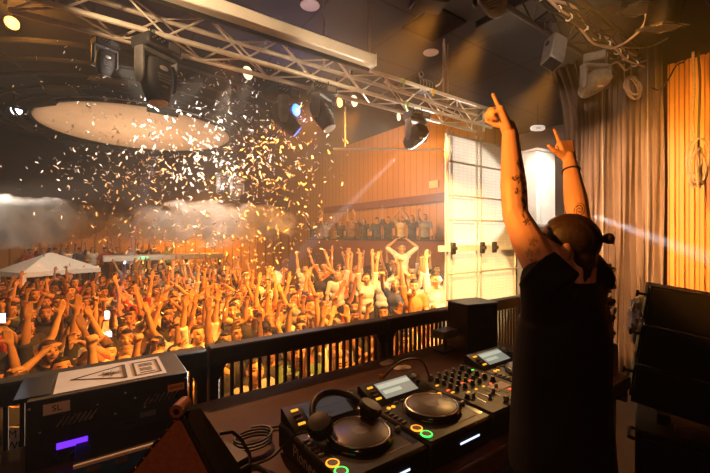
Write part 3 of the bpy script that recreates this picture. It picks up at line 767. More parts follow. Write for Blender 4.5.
# rack of dark gear behind the performer
rk = thing('gear_rack', 'tall dark rack of gear with knobs, right behind the performer', 'rack', (2.62,1.22,0))
mb = MB(); mb.box((0,0,.75), (.30,.34,1.5), bev=.006); mb.build('cabinet', M['black'], rk)
for k in range(5):
    mb = MB(); mb.box((.0,-.19,1.02+.105*k), (.28,.05,.085), bev=.004); u = mb.build('rack_unit', M['dark_metal'], rk)
    for s in (-.08,.08):
        mb = MB(); mb.cyl((s,-.215,1.02+.105*k),(s,-.245,1.02+.105*k), .015, .013, 14); mb.build('knob', M['black_plastic'], u)
    mb = MB(); mb.cyl((.14,-.19,1.02+.105*k),(.19,-.20,1.02+.105*k), .010, n=10); mb.cyl((.185,-.20,1.02+.105*k),(.20,-.20,1.02+.105*k), .018, n=12); mb.build('side_knob', M['black_plastic'], u)
mb = MB(); mb.box((0.02,-.02,1.54), (.22,.2,.06), bev=.01); mb.build('top_unit', M['black_plastic'], rk)
for i,(z,a) in enumerate(((1.33,.2),(1.16,-.5))):
    mb = MB(); mb.box((0,0,0), (.055,.002,.04), Matrix.Rotation(a,3,'Y')); o = mb.build('paper_tag', M['paper'], None, loc=(2.845,1.02,z)); tag(o, 'white paper tag hanging beside the gear rack, ' + ('upper one of two' if i==0 else 'lower one of two'), 'tag', 'paper tags by the gear rack')
    mb = MB(); mb.tube([(0,0,.018),(-.015,.02,.035),(-.03,.04,.03)], .0015, 5); mb.build('string', M['pale_cable'], o)
# dark box by the far table end
sb = thing('table_monitor', 'small black monitor box on the table behind the performer elbow', 'monitor', (2.08,1.58,TZ), -.2)
mb = MB(); mb.box((0,0,.15), (.26,.2,.30), bev=.008); mb.build('cabinet', M['black_plastic'], sb)
mb = MB(); mb.box((0,-.102,.17), (.2,.004,.2)); mb.build('grille', M['dark_metal'], sb)
mb = MB(); mb.box((0,0,.303), (.27,.21,.006)); mb.build('cap', M['grey_plastic'], sb)
mo = thing('desk_device', 'small grey device on a stand left of the black monitor box', 'device', (1.86,1.62,TZ))
mb = MB(); mb.box((0,0,.006), (.14,.1,.012), bev=.003); mb.build('base', M['black_plastic'], mo)
mb = MB(); mb.cyl((0,0,.01),(0,0,.09), .01, n=10); mb.build('post', M['black_plastic'], mo)
mb = MB(); mb.box((0,0,.115), (.15,.10,.05), bev=.006); mb.build('housing', M['grey_plastic'], mo)
# ring on the curled finger of the left hand
mb = MB(); hd = V((-.30,.22,.92)).normalized(); n_ = V((-.55,.80,.1)); n_ = (n_-hd*n_.dot(hd)).normalized(); t_ = -hd.cross(n_)
c = WL + hd*.095 - t_*.012 + n_*.022
q = n_.to_track_quat('Z','Y'); mb.tube([c + q @ V((.0115*math.cos(a),.0115*math.sin(a),0)) for a in [2*PI*i/18 for i in range(18)]], .0028, 6, True); mb.ell(c - t_*.012, (.006,.006,.006), n=10)
mb.build('finger_ring', M['steel'], DJ)
# ------------------------------------------------------------------ the setting
M['stage_floor'] = pm('stage_floor_paint', (.03,.024,.022), (.05,.04,.035), 4, .6)
M['hall_floor'] = pm('hall_floor', (.05,.03,.02), (.07,.04,.03), 3, .6)
M['slat_wood'] = wood_planks('orange_slat_wood', (.62,.27,.05), (.74,.36,.08), .085, 'Y', (.28,.10,.02))
M['hall_wood'] = wood_planks('hall_wood', (.46,.22,.035), (.54,.27,.05), .34, 'Y', (.34,.15,.025))
M['back_wood'] = wood_planks('back_wood', (.55,.24,.05), (.66,.31,.08), .5, 'X', (.33,.13,.03))
M['dark_wall'] = pm('dark_brown_wall', (.05,.026,.018), (.07,.036,.024), 2, .8)
M['dim_wall'] = pm('dim_taupe_wall', (.16,.115,.09), (.19,.14,.11), 2, .85)  # wall stretch toned grey in place of the weak light on it
M['ceil_tile'] = tiles('grey_ceiling_tiles', (.034,.035,.040), (.042,.042,.047), (.010,.009,.010), 1.2)
M['ceil_dark'] = pm('dark_ceiling', (.010,.007,.006), (.018,.012,.010), 2, .95)
M['curtain'] = pm('taupe_velvet', (.20,.135,.105), (.25,.175,.14), 3, .8)
M['matte_black'] = pm('matte_black', (.014,.012,.012), (.02,.018,.017), 6, .95, spec=.05)
M['disc'] = pm('cream_ceiling_disc', (.74,.58,.42), (.80,.64,.48), 1.5, .7)
M['band'] = pm('maroon_band', (.16,.045,.02), (.20,.06,.03), 3, .7)
M['amber_glass'] = pm('amber', (.8,.35,.08), (.9,.45,.12), 5, .2)

struct('floor', MB().box((1.2,.3,-.05), (9.0,3.6,.1)), M['stage_floor'])
struct('floor', MB().box((2.5,12.0,-1.30), (19.0,20.0,.1)), M['hall_floor'])
struct('wall_stage_front', MB().box((2.5,2.08,-.70), (19.0,.06,1.2)), M['dark_wall'])
struct('ceiling', MB().box((2.4,2.2,4.68), (17.0,7.6,.12)), M['ceil_tile'])
struct('trim_1', MB().box((2.4,6.06,5.4), (17.0,.12,1.5)), M['ceil_dark'])
struct('ceiling', MB().box((2.4,13.8,6.15), (17.0,15.6,.1)), M['ceil_dark'])
struct('wall_right', MB().box((10.15,14.0,2.4), (.12,15.2,7.6)), M['hall_wood'])
struct('wall_right', MB().box((10.15,4.2,2.4), (.12,4.4,7.6)), M['dim_wall'])
struct('wall_left', MB().box((-6.2,11.8,2.4), (.12,19.6,7.6)), M['dark_wall'])
struct('wall_back', MB().box((2.3,21.6,.55), (17.0,.12,3.7)), M['back_wood'])
struct('wall_back', MB().box((2.3,21.55,4.3), (17.0,.2,3.8)), M['dark_wall'])
struct('wall_stage', MB().box((5.45,.35,2.2), (.1,3.7,5.0)), M['dark_wall'])
struct('wall_wing', MB().box((7.85,2.24,2.2), (4.7,.1,5.0)), M['dark_wall'])
# slatted panel: real ribs over a board
mb = MB(); mb.box((5.36,.20,1.75), (.06,2.36,3.7))
y = -.96
while y < 1.37:
    mb.box((5.315,y,1.75), (.035,.060,3.7)); y += .0825
o = mb.build('slatted_panel', M['slat_wood'], None, False); tag(o, 'tall orange wooden slat panel on the side wall right of the curtain', 'wall panel')

def curtain(name, x0, y0, y1, z0, z1, n, label, top_curve=0):
    rows = 14; cols = n*8; vs = []; fs = []
    for j in range(rows+1):
        z = z0 + (z1-z0)*j/rows
        for i in range(cols+1):
            t = i/cols; y = y0 + (y1-y0)*t
            if top_curve: y = y + top_curve*max(0,(z-3.0)/(z1-3.0))**2*t
            a = 2*PI*n*t
            x = x0 + .032*math.sin(a)*(1+.3*math.sin(z*1.3+t*9)) + .02*math.sin(2.3*a+1)
            vs.append((x, y + .012*math.sin(z*2+i), z))
    for j in range(rows):
        for i in range(cols):
            a = j*(cols+1)+i; fs.append((a,a+1,a+cols+2,a+cols+1))
    mb = MB(); mb.add(vs, fs); o = mb.build(name, M['curtain'], None, True, 80)
    so = o.modifiers.new('thick','SOLIDIFY'); so.thickness = .006
    return tag(o, label, 'curtain', 'taupe stage curtains')
curtain('curtain', 5.22, 1.40, 2.00, -.02, 3.85, 8, 'taupe pleated curtain hanging next to the orange slat panel')
curtain('curtain', 5.16, 1.98, 2.42, -.02, 3.95, 6, 'taupe pleated curtain with a free edge sweeping aside at the top', .22)
wire('pull_cord', [V((5.02,1.93,3.95)), V((5.03,1.93,2.6)), V((5.03,1.93,1.2)), V((5.03,1.93,.3))], .008, 'pale_cable', 'pale vertical pull cord hanging before the curtain', 'cord', sub=3)
wire('pull_cord', [V((5.08,1.50,3.7)), V((5.08,1.50,2.2)), V((5.08,1.50,.3))], .005, 'pale_cable', 'thin cord hanging near the slat panel side of the curtain', 'cord', sub=3)

# ------------------------------------------------------------------ barrier panels
edges = [-1.64,-.60,.435,1.515,2.49,3.47]
blab = ['barrier panel behind the left end of the laser box','barrier panel rising behind the laser box, plain post at its right',
        'barrier panel between the laser box and the double post','barrier panel right of the double post, behind the mixer',
        'short-looking barrier panel furthest along, in front of the glowing screen']
BY = 1.83
M['barrier'] = pm('barrier_black_steel', (.016,.013,.012), (.026,.021,.019), 22, .5, .3)
for k in range(5):
    x0, x1 = edges[k], edges[k+1]; w = x1-x0
    b = thing('barrier', blab[k], 'barrier', ((x0+x1)/2,BY,0), 0, 'barrier panels along the stage edge')
    mb = MB(); mb.box((0,0,1.095), (w-.01,.085,.085), bev=.008); mb.build('top_beam', M['barrier'], b)
    mb = MB(); mb.box((0,0,.18), (w-.01,.06,.06), bev=.006); mb.build('bottom_beam', M['barrier'], b)
    for s in (-1,1):
        mb = MB(); mb.box((s*(w/2-.028),0,.53), (.045,.06,1.06), bev=.005)
        mb.prism([(-.0225,0),(.0225,0),(.055 if s<0 else .0225,.07),(-.0225 if s<0 else -.055,.07)], .06, Matrix.Translation((s*(w/2-.028),.03,.985)) @ Matrix.Rotation(PI/2,4,'X'))
        mb.build('post', M['barrier'], b)
        mb = MB(); mb.box((s*(w/2-.10),0,.02), (.16,.5,.04), bev=.006); mb.build('foot', M['barrier'], b)
    n = 21; mbar = MB(); mbar.box((0,0,.64), (.014,.016,.88)); me = mbar.mesh('bar', M['barrier'], False)
    for i in range(n):
        put('bar', me, b, (-w/2+.07+(w-.14)*i/(n-1),0,0))
pp = tag(MB().box((0,0,0), (.17,.004,.14)).build('paper_sign', M['paper'], None, loc=at(19,440,1.98)), 'white sheet with hand lettering behind the barrier bars', 'sign')
pp.rotation_euler = (0,0,R(-35))
for t,zz,xx in (('M  S',.03,-.0),('WE',-.03,-.02)):
    me = text_mesh(t, .062); me.materials.append(M['ink']); o = put('lettering', me, pp); o.location = (xx,-.003,zz); o.rotation_euler = (PI/2,0,0)

# ------------------------------------------------------------------ lighting truss
def truss(name, label, x0, x1, y, z, w, mat, bay, r, rb, group=None, nb=99):
    t = thing(name, label, 'truss', (x0,y,z)); L = x1-x0; h = w/2
    for a in (-h,h):
        for c in (-h,h):
            mb = MB(); mb.cyl((0,a,c),(L,a,c), r, n=10); mb.build('chord', M[mat], t)
    k = 0; x = 0; cache = {}
    n = int(L/bay)
    for i in range(n):
        for side in range(4):
            s = 1 if (i+side)%2 else -1
            a = [(0,-h,-h*s),(bay,-h,h*s)] if side==0 else [(0,h,-h*s),(bay,h,h*s)] if side==1 else [(0,-h*s,-h),(bay,h*s,-h)] if side==2 else [(0,-h*s,h),(bay,h*s,h)]
            key = (side,s)
            if key not in cache:
                mb = MB(); mb.cyl(a[0],a[1], rb, n=7); cache[key] = mb.mesh('brace', M[mat])
            if k < nb: put('brace', cache[key], t, (i*bay,0,0)); k += 1
    for s in (0,L):
        mb = MB(); mb.box((s,0,0), (.02,w+.06,.04)); mb.box((s,0,0), (.02,.04,w+.06)); mb.build('end_plate', M[mat], t)
    return t
TY, TZ0 = 3.83, 3.60
truss('lighting_truss', 'long silver box truss crossing overhead in front of the crowd', -.55, 5.35, TY, TZ0, .29, 'alu', .36, .025, .010, nb=68)
for i,(px,py) in enumerate(((400,92),(424,110))): pass
for i,(x,c,l) in enumerate([(3.42,'green_tape','green tape wrapped round the silver truss, nearer the third lamp head'),(3.36,'green_tape','green tape wrapped round the silver truss, beside the other green wrap'),(3.92,'yellow_tape','yellow tape wrapped round the top chord of the silver truss')]):
    mb = MB()
    for yy,zz in (((-.145,-.145 if x > 3.4 else .145),) if c=='green_tape' else ((-.145,.145),)): mb.cyl((0,yy,zz),(.05,yy,zz), .030, n=14); mb.box((.02,yy-.028,zz-.05), (.03,.004,.07))
    o = mb.build('tape', M[c], None, loc=(x,TY,TZ0)); tag(o, l, 'tape')
# rear rig over the stage
RY, RZ = 1.62, 3.62
rg = truss('lighting_rig', 'dark lighting rig hung with cables over the stage beside the curtain', 1.9, 4.85, RY, RZ, .22, 'dark_metal', .30, .022, .008, nb=36)
random.seed(5)
for k in range(6):
    pts = []
    for i in range(9):
        x = 1.9 + 2.95*i/8; pts.append(V((x, RY-.13+.02*k+random.uniform(-.03,.03), RZ-.10+.035*k+random.uniform(-.045,.03) - (.05 if i%2 else 0))))
    wire('rig_cable', pts, .010+.003*(k%2), 'pale_cable' if k%3==0 else 'cable', 'cable tied along the dark lighting rig, '+['lowest and pale','second from the bottom','third from the bottom','fourth from the bottom and pale','fifth from the bottom','topmost'][k], 'cable', 'cables along the dark rig', sub=5)
me = None
for k in range(12):
    x = 2.1+.24*k
    if me is None:
        mb = MB(); mb.tube([(0,-.11+.024*math.cos(a),-.11+.024*math.sin(a)) for a in [2*PI*i/18 for i in range(18)]], .008, 6, True); mb.box((0,-.138,-.12), (.014,.010,.03)); me = mb.mesh('cable_tie', M['white'])
    o = put('cable_tie', me, rg, (x-1.9, -.0, .0)); o.rotation_euler = (0,0,random.uniform(-.3,.3))

# ------------------------------------------------------------------ moving heads
def moving_head(label, loc, rz, tilt, scale=1.0, lens='lens', group='moving heads on the rigging', shell='head_shell', pan=0):
    t = thing('moving_head', label, 'stage light', loc, rz, group)
    t.scale = (scale,)*3
    mb = MB()
    for s in (-.09,.09):
        mb.tube([(s,.032*math.cos(a),.012+.034*math.sin(a)) for a in [2*PI*i/16 for i in range(16)]], .008, 6, True); mb.box((s,0,-.04), (.03,.05,.03))
    mb.build('clamp', M['dark_metal'], t)
    mb = MB(); mb.box((0,0,-.125), (.40,.30,.135), bev=.02); b = mb.build('base', M[shell], t)
    mb = MB(); mb.box((-.09,-.152,-.125), (.16,.006,.085)); mb.build('connector_panel', M['dark_metal'], b)
    mb = MB(); mb.box((.10,-.153,-.12), (.13,.006,.075)); mb.build('display', M['grey_plastic'], b)
    mb = MB()
    for k in range(6): mb.cyl((-.15+.025*k,-.152,-.12+.02*(k%2)),(-.15+.025*k,-.163,-.12+.02*(k%2)), .008, n=8)
    mb.build('connector', M['steel'], b)
    T = Matrix.Rotation(pan,4,'Z')
    mb = MB(); mb.T = T; mb.box((0,0,-.215), (.40,.16,.05), bev=.02)
    for s in (-1,1):
        sec = []
        for z,w,d in ((-.20,.055,.15),(-.30,.06,.15),(-.40,.06,.16),(-.50,.055,.14),(-.56,.03,.08)):
            sec.append([V((s*.195 + w/2*math.cos(a)*(1 if True else 1), d/2*math.sin(a), z)) for a in [2*PI*(i+.5)/12 for i in range(12)]])
        mb.loft(sec)
    mb.build('yoke', M['yoke'], t, True, 35)
    Hm = T @ Matrix.Translation((0,0,-.46)) @ Matrix.Rotation(tilt,4,'X')   # local -z = way the lens looks at tilt 0
    mb = MB(); mb.T = Hm; sec = []
    for z,w,d in ((.20,.10,.09),(.185,.26,.20),(.12,.30,.25),(0,.31,.26),(-.10,.29,.24),(-.20,.235,.21),(-.25,.20,.19),(-.262,.17,.16)):
        sec.append([V((w/2*math.copysign(abs(math.cos(a))**.6,math.cos(a)), d/2*math.copysign(abs(math.sin(a))**.6,math.sin(a)), z)) for a in [2*PI*i/24 for i in range(24)]])
    mb.loft(list(reversed(sec))); h = mb.build('lamp_head', M[shell], t, True, 50)
    mb = MB(); mb.T = Hm; mb.cyl((0,0,-.255),(0,0,-.275), .085, .080, 28); mb.build('lens', M[lens], h)
    mb = MB(); mb.T = Hm; mb.tube([(.088*math.cos(a),.088*math.sin(a),-.268) for a in [2*PI*i/28 for i in range(28)]], .008, 8, True); mb.build('lens_ring', M['steel'], h)
    for s in (-1,1):
        mb = MB(); mb.T = Hm; mb.ell((0,s*.127,.075), (.052,.008,.028), n=20); mb.build('badge', M['badge'], h)
        mb = MB(); mb.T = Hm
        for zz,ww in ((.0,.15),(-.035,.15),(-.07,.13)): mb.box((0,s*.126,zz), (ww,.012,.020), bev=.003)
        mb.build('vent', M['grey_plastic'], h)
        mb = MB(); mb.T = Hm; mb.box((0,s*.122,-.125), (.07,.012,.02), bev=.003); mb.build('name_strip', M['yoke'], h)
    return t
M['badge'] = pm('pale_oval_badge', (.55,.52,.48), (.65,.62,.58), 60, .35, .4)
HZ = TZ0-.145-.04
moving_head('large moving head under the silver truss, lens straight down, oval badge showing', (.50,TY-.10,HZ), R(-26), R(-4), 1.06, 'pale_lens', pan=0) if False else None
M['pale_lens'] = pm('pale_lens', (.55,.5,.45), (.7,.65,.6), 10, .15)
moving_head('large moving head under the silver truss, lens straight down, oval badge showing', (.455,TY-.14,HZ+.02), R(28), R(-6), .82, 'pale_lens')
moving_head('moving head under the silver truss with tilted lamp, next to the two round glowing lamps', (2.14,TY-.14,HZ), R(-10), R(-28), .76, 'pale_lens', pan=R(40))
moving_head('moving head near the far end of the silver truss, sending a pale beam down', (3.64,TY-.14,HZ), R(-8), R(60), .78, 'cool_bulb', pan=R(8))
moving_head('moving head at the near end of the dark rig, cut by the picture top', (2.36,RY,RZ+.12), R(-30), R(70), .66, 'lens', shell='head_shell', pan=R(-40))
moving_head('moving head at the curtain end of the dark rig, silver yoke catching light', (4.05,RY,RZ-.14), R(20), R(75), .64, 'pale_lens', shell='grey_plastic', pan=R(-50))
moving_head('dark moving head hanging in the hall behind the large one', at(105,38,5.6), R(20), R(10), .78, 'lens')
moving_head('dark moving head on a pole before the hall wall, left of its twin', at(223,172,9.5), R(30), R(40), .8, 'lens', group='moving heads by the hall wall')
moving_head('dark moving head on a pole before the hall wall, beside the confetti cloud', at(237,176,9.2), R(10), R(25), .8, 'lens', group='moving heads by the hall wall')
moving_head('dark moving head behind the silver truss, left of the tilted lamp', (1.86,4.15,HZ+.06), R(10), R(-50), .85, 'blue_bulb', pan=R(60))
# box light on the rig
bl = thing('blinder', 'dark box-shaped stage light hanging tilted from the dark rig', 'stage light', (3.14,RY,RZ-.12), R(-25))
mb = MB(); mb.tube([(-.03,0,0),(-.03,0,-.10),(.03,0,-.10),(.03,0,0)], .008, 6); mb.build('bracket', M['dark_metal'], bl)
rot = (Matrix.Rotation(R(24),3,'Y') @ Matrix.Rotation(R(-18),3,'X')); c = V((.06,0,-.27))
mb = MB(); mb.box(c, (.14,.13,.30), rot, .012); h = mb.build('housing', M['box_light'] if 'box_light' in M else M['grey_plastic'], bl)
mb = MB(); mb.box(c+rot@V((0,0,-.152)), (.11,.10,.006), rot); mb.build('lens', M['lens'], h)
for s in (-1,1):
    mb = MB(); mb.cyl(c+rot@V((s*.071,0,.05)), c+rot@V((s*.085,0,.05)), .02, n=14); mb.build('side_knob', M['dark_metal'], h)
# par cans
def par(label, loc, tilt, rz, L=.46, r=.115):
    t = thing('par_can', label, 'stage light', loc, rz, 'black can lights over the stage')
    rot = Matrix.Rotation(tilt,3,'X')
    mb = MB(); mb.lathe([(.06,.0),(r*.8,-.02),(r,-.06),(r,-L),(r*1.04,-L-.01),(r*1.04,-L-.03),(r*.97,-L-.03),(r*.95,-L+.04)], (0,0,-.12), rot, 28); h = mb.build('can', M['par_black'], t)
    mb = MB(); mb.cyl(rot@V((0,0,-L+.02))+V((0,0,-.12)), rot@V((0,0,-L+.01))+V((0,0,-.12)), r*.9, n=24); mb.build('lens', M['lens'], h)
    mb = MB(); mb.tube([(-r-.02,0,-.32),(-r-.03,0,-.12),(-.05,0,.04),(.05,0,.04),(r+.03,0,-.12),(r+.02,0,-.32)], .010, 6); mb.build('yoke', M['dark_metal'], t)
    mb = MB(); mb.box(rot@V((0,0,-L-.02))+V((0,0,-.12)), (r*2.05,r*2.05,.008), rot); mb.build('filter_frame', M['dark_metal'], h)
    return t
M['par_black'] = pm('gloss_black_can', (.20,.16,.13), (.26,.2,.16), 12, .27, 1.0)
par('black can light at the top edge, left of its neighbour over the slat panel', at(646,-72,2.9), R(8), R(-20))
par('black can light with golden streak along its side, over the slat panel', at(677,-60,2.75), R(14), R(-25))
tag(MB().cyl((0,0,0),(2.6,0,0), .024, n=12).build('rigging_pipe', M['dark_metal'], None, loc=(3.0,.98,4.02)), 'dark pipe carrying the can lights over the stage', 'pipe')
wire('lamp_cable', [at(643,7,3.0), at(646,18,3.05), at(640,30,3.15), at(626,42,3.3), at(612,48,3.5), at(600,46,3.6)], .010, 'pale_cable', 'pale cable drooping from the can lights to the dark rig')
wire('slack_cable', [at(607,44,3.8), at(630,48,3.8), at(652,46,3.8), at(668,38,3.7)], .007, 'pale_cable', 'thin slack cable strung above the slat panel')
def coil(label, c, w, h, n, mat, seed):
    random.seed(seed); pts = []
    for i in range(n*14):
        a = 2*PI*i/14; k = i/(n*14)
        pts.append(c + RGT*(w*math.cos(a)*(.8+.3*math.sin(k*23))) + V((0,0,h*math.sin(a)*(.85+.2*math.cos(k*17)))) + FWD*(.04*math.sin(k*31)))
    mb = MB(); mb.tube([p-c for p in pts], .010, 5); o = mb.build('cable_coil', M[mat], None, loc=c); return tag(o, label, 'cable', 'coils of cable')
coil('coil of pale cable hanging at the curtain end of the dark rig', at(633,87,4.2), .085, .15, 5, 'pale_cable', 3)
coil('long coil of pale cable hanging before the orange slat panel', at(697,165,3.55), .075, .24, 6, 'pale_cable', 4)
wire('hanging_cable', [at(693,52,3.6), at(694,90,3.58), at(692,120,3.56), at(696,145,3.55)], .012, 'pale_cable', 'pale cable dropping from the ceiling to the long coil', 'cable')
wire('hanging_cable', [at(698,52,3.6), at(700,80,3.58), at(699,120,3.56), at(698,148,3.55)], .010, 'cable', 'dark cable dropping beside the pale one to the long coil', 'cable')
wire('swag_cable', [at(652,88,4.0), at(660,90,3.9), at(668,80,3.8), at(676,66,3.8), at(684,62,3.7)], .008, 'cable', 'dark cable swagged across the top of the slat panel', 'cable')
wire('loop_cable', [at(600,75,3.8), at(616,62,3.9), at(626,70,4.0), at(634,64,4.1), at(648,60,4.2)], .010, 'pale_cable', 'pale cable looping from the rig end toward the slat panel', 'cable')

# ------------------------------------------------------------------ over the stage: beam, chains, hoist, ceiling fittings
bm = thing('projection_screen_case', 'long white roll-up screen casing hung in front of the silver truss', 'screen case', (.75,3.42,3.70))
mb = MB(); mb.box((0,0,0), (3.82,.14,.13), bev=.012); mb.build('casing', M['white'], bm)
mb = MB(); mb.box((0,.045,-.085), (3.78,.03,.04)); mb.build('slot', M['dark_metal'], bm)
for s in (-1,1):
    mb = MB(); mb.box((s*1.915,0,0), (.012,.15,.14), bev=.004); mb.build('end_cap', M['white'], bm)
def chain(label, x, y, z0, z1):
    mb = MB(); z = z0; k = 0
    while z > z1:
        pts = []
        for i in range(10):
            a = 2*PI*i/10; u = .013*math.cos(a); v = .024*math.sin(a)
            pts.append((u if k%2 else 0, 0 if k%2 else u, v + z - z0))
        mb.tube(pts, .0045, 5, True); z -= .036; k += 1
    o = mb.build('chain', M['chain'], None, loc=(x,y,z0)); return tag(o, label, 'chain', 'chains from the ceiling')
M['chain'] = pm('galvanised_chain', (.36,.27,.2), (.46,.36,.27), 30, .4, .5)
chain('chain from the ceiling to the end of the white screen casing', 2.62, 3.42, 4.62, 3.77)
chain('chain from the ceiling to the truss, behind the white screen casing', 2.32, 3.95, 4.62, 3.75)
chain('chain from the ceiling over the third lamp head of the truss', 4.35, TY, 4.62, 3.75)
chain('thin chain beside the hoist chain on the far truss', 4.45, TY, 4.62, 3.75)
ho = thing('chain_hoist', 'dark motor hoist lying on the truss near the third lamp head', 'hoist', (3.86,TY-.02,TZ0+.145))
mb = MB(); mb.cyl((-.14,0,.10),(.20,.0,.10), .085, n=22); mb.box((.0,0,.02), (.16,.12,.06), bev=.01); mb.build('motor', M['dark_metal'], ho)
mb = MB()
for k in range(5): mb.tube([(-.1+.06*k,.087*math.cos(a),.10+.087*math.sin(a)) for a in [2*PI*i/18 for i in range(18)]], .007, 5, True)
mb.build('cooling_fin', M['grey_plastic'], ho)
mb = MB(); mb.lathe([(.09,0),(.075,-.03),(.03,-.035)], (-.14,0,.10), Matrix.Rotation(PI/2,3,'Y'), 20); mb.build('end_cap', M['black_plastic'], ho)
mb = MB(); mb.tube([(.0,0,.18),(-.05,0,.26),(0,0,.30),(.05,0,.26),(0,0,.2)], .010, 6); mb.build('hook', M['steel'], ho)
wire('hoist_cable', [V((3.95,TY,3.86)), V((4.25,TY,3.95)), V((4.40,TY,4.25)), V((4.25,TY-.1,4.6))], .014, 'white', 'white cable curving from the hoist up to the ceiling')
tag(MB().cyl((0,0,0),(2.3,.4,0), .022, n=10).build('rigging_pipe', M['alu'], None, loc=(3.75,4.5,4.10)), 'thin pale pipe behind the hoist above the truss', 'pipe')
def downlight(label, x, y):
    d = thing('downlight', label, 'ceiling light', (x,y,4.62), 0, 'recessed ceiling lights')
    mb = MB(); mb.lathe([(.085,0),(.12,0),(.125,-.012),(.12,-.018),(.085,-.014)], n=28); mb.build('trim_ring', M['white'], d)
    mb = MB(); mb.lathe([(.084,-.002),(.04,-.002)], n=28); mb.build('reflector', M['dl'], d)
M['dl'] = pm('warm_reflector', (.22,.16,.11), (.28,.2,.14), 20, .4, .3)
c = at(310,5,4.72); downlight('round ceiling light above the white screen casing', c.x, c.y)
c = at(431,53,5.93); downlight('round ceiling light above the truss hoist', c.x, c.y)
vb = thing('ceiling_speaker', 'dark box fixed under the ceiling tiles near the picture top', 'speaker', at(429,2,4.6), R(-20))
mb = MB(); mb.box((0,0,.05), (.42,.3,.2), bev=.012); mb.build('cabinet', M['brown_box'] if 'brown_box' in M else M['dark_metal'], vb)
mb = MB(); mb.box((0,0,-.052), (.36,.24,.006)); mb.build('grille', M['black'], vb)
for k in range(3):
    mb = MB(); mb.cyl((-.12+.12*k,-.152,.05),(-.12+.12*k,-.162,.05), .02, n=12); mb.build('stud', M['grey_plastic'], vb)
tag(MB().box((0,0,0), (.62,.62,.03)).build('ceiling_hatch', M['matte_black'], None, loc=(*(at(434,25,5.15).xy),4.61)), 'square dark hatch in the tiled ceiling', 'hatch')
tag(MB().box((0,0,0), (.42,1.1,.10), bev=.01).build('ceiling_duct', M['dark_metal'], None, loc=(*(at(525,42,4.4).xy),4.36), rz=R(0)), 'flat dark duct under the ceiling behind the rig', 'duct')
sg = thing('exit_sign', 'small white oval sign glowing under the hall ceiling between the raised hands', 'sign', at(537,128.5,7.4), R(-35))
mb = MB()
sec = [(.14*math.copysign(abs(math.cos(a))**.55,math.cos(a)), .055*math.copysign(abs(math.sin(a))**.75,math.sin(a))) for a in [2*PI*i/32 for i in range(32)]]
mb.prism(sec, .05, Matrix.Rotation(PI/2,4,'X')); mb.build('housing', M['sign_white'], sg)
mb = MB(); mb.box((.0,-.053,.012), (.10,.006,.010)); mb.box((.0,-.053,-.012), (.10,.006,.010)); mb.build('symbol', M['grey_plastic'], sg)
mb = MB(); mb.cyl((0,-.02,.05),(0,-.02,.5), .008, n=8); mb.build('hanger', M['dark_metal'], sg)

# ------------------------------------------------------------------ side-fill speakers
M['cab'] = pm('black_cabinet_paint', (.010,.007,.006), (.014,.010,.009), 60, .7, spec=.25)
lab3 = ['topmost black speaker of the three stacked beside the curtain','middle black speaker of the stack beside the curtain','lowest black speaker of the stack, on the big subwoofer']
yawv = R(-72)
rotY = Matrix.Rotation(yawv,3,'Z'); lx, ly = rotY @ V((1,0,0)), rotY @ V((0,1,0))
corner = at(651,292,2.15)          # top left front corner of the stack
top_c = corner + lx*.31 + ly*.21
for k in range(3):
    lean = R(8)
    c = top_c + V((0,0,-.118-.236*k)) - lx*(.016+.033*k)
    t = thing('line_array_speaker', lab3[k], 'speaker', c, 0, 'stacked side speakers')
    t.rotation_euler = (rotY @ Matrix.Rotation(lean,3,'Y')).to_euler()
    mb = MB(); w, d, h = .62, .42, .226
    mb.loft([[V((-w/2,-d/2,-h/2)),V((w/2,-d/2,-h/2)),V((w/2,-d/2,h/2)),V((-w/2,-d/2,h/2))],[V((-w/2,d/2,-h/2+.02)),V((w/2,d/2,-h/2+.02)),V((w/2,d/2,h/2-.02)),V((-w/2,d/2,h/2-.02))]])
    mb.build('cabinet', M['cab'], t, False)
    mb = MB(); mb.box((0,-d/2-.004,0), (w-.02,.01,h-.02), bev=.003); mb.build('grille', M['black'], t)
    for s in (-1,1):
        mb = MB(); mb.box((s*(w/2+.006),0,0), (.012,d*.8,h*.85), bev=.003); pl_ = mb.build('side_plate', M['cab'], t)
        mb = MB(); mb.cyl((s*(w/2+.01),-.16,.05),(s*(w/2+.055),-.16,.05), .008, n=8); mb.cyl((s*(w/2+.05),-.16,.05),(s*(w/2+.064),-.16,.05), .020, n=12); mb.build('locking_knob', M['black_plastic'], pl_)
sb = thing('subwoofer', 'big black subwoofer cabinet under the stack of side speakers', 'speaker', (top_c.x-.04,top_c.y+.0,0), yawv)
mb = MB(); mb.box((.06,.0,.285), (.86,.62,.57), bev=.012); mb.build('cabinet', M['cab'], sb)
mb = MB(); mb.box((.06,-.315,.285), (.80,.012,.50), bev=.004); mb.build('grille', M['black'], sb)
mb = MB(); mb.box((.06,-.25,.60), (.52,.06,.05), bev=.006); mb.build('front_bar', M['table_edge'], sb)
for s in (-1,1):
    mb = MB(); mb.tube([(.06+s*.425,-.08,.42),(.06+s*.46,-.07,.42),(.06+s*.46,.07,.42),(.06+s*.425,.08,.42)], .012, 6); mb.build('handle', M['dark_metal'], sb)
    mb = MB(); mb.box((s*.24,.05,.60), (.06,.4,.06)); mb.build('riser_block', M['cab'], sb)
bag = thing('plastic_bag', 'crumpled white plastic bag hanging behind the stacked speakers', 'bag', at(640,322,2.9))
random.seed(8); mb = MB(); mb.ell((0,0,0), (.10,.08,.19), n=20, m=14)
mb.v = [tuple(V(p)*(1+random.uniform(-.16,.16))) for p in mb.v]; mb.build('bag', M['paper'], bag, True, 20)
mb = MB(); mb.tube([(0,0,.17),(.02,0,.30),(.06,.02,.36)], .004, 5); mb.build('string', M['pale_cable'], bag)

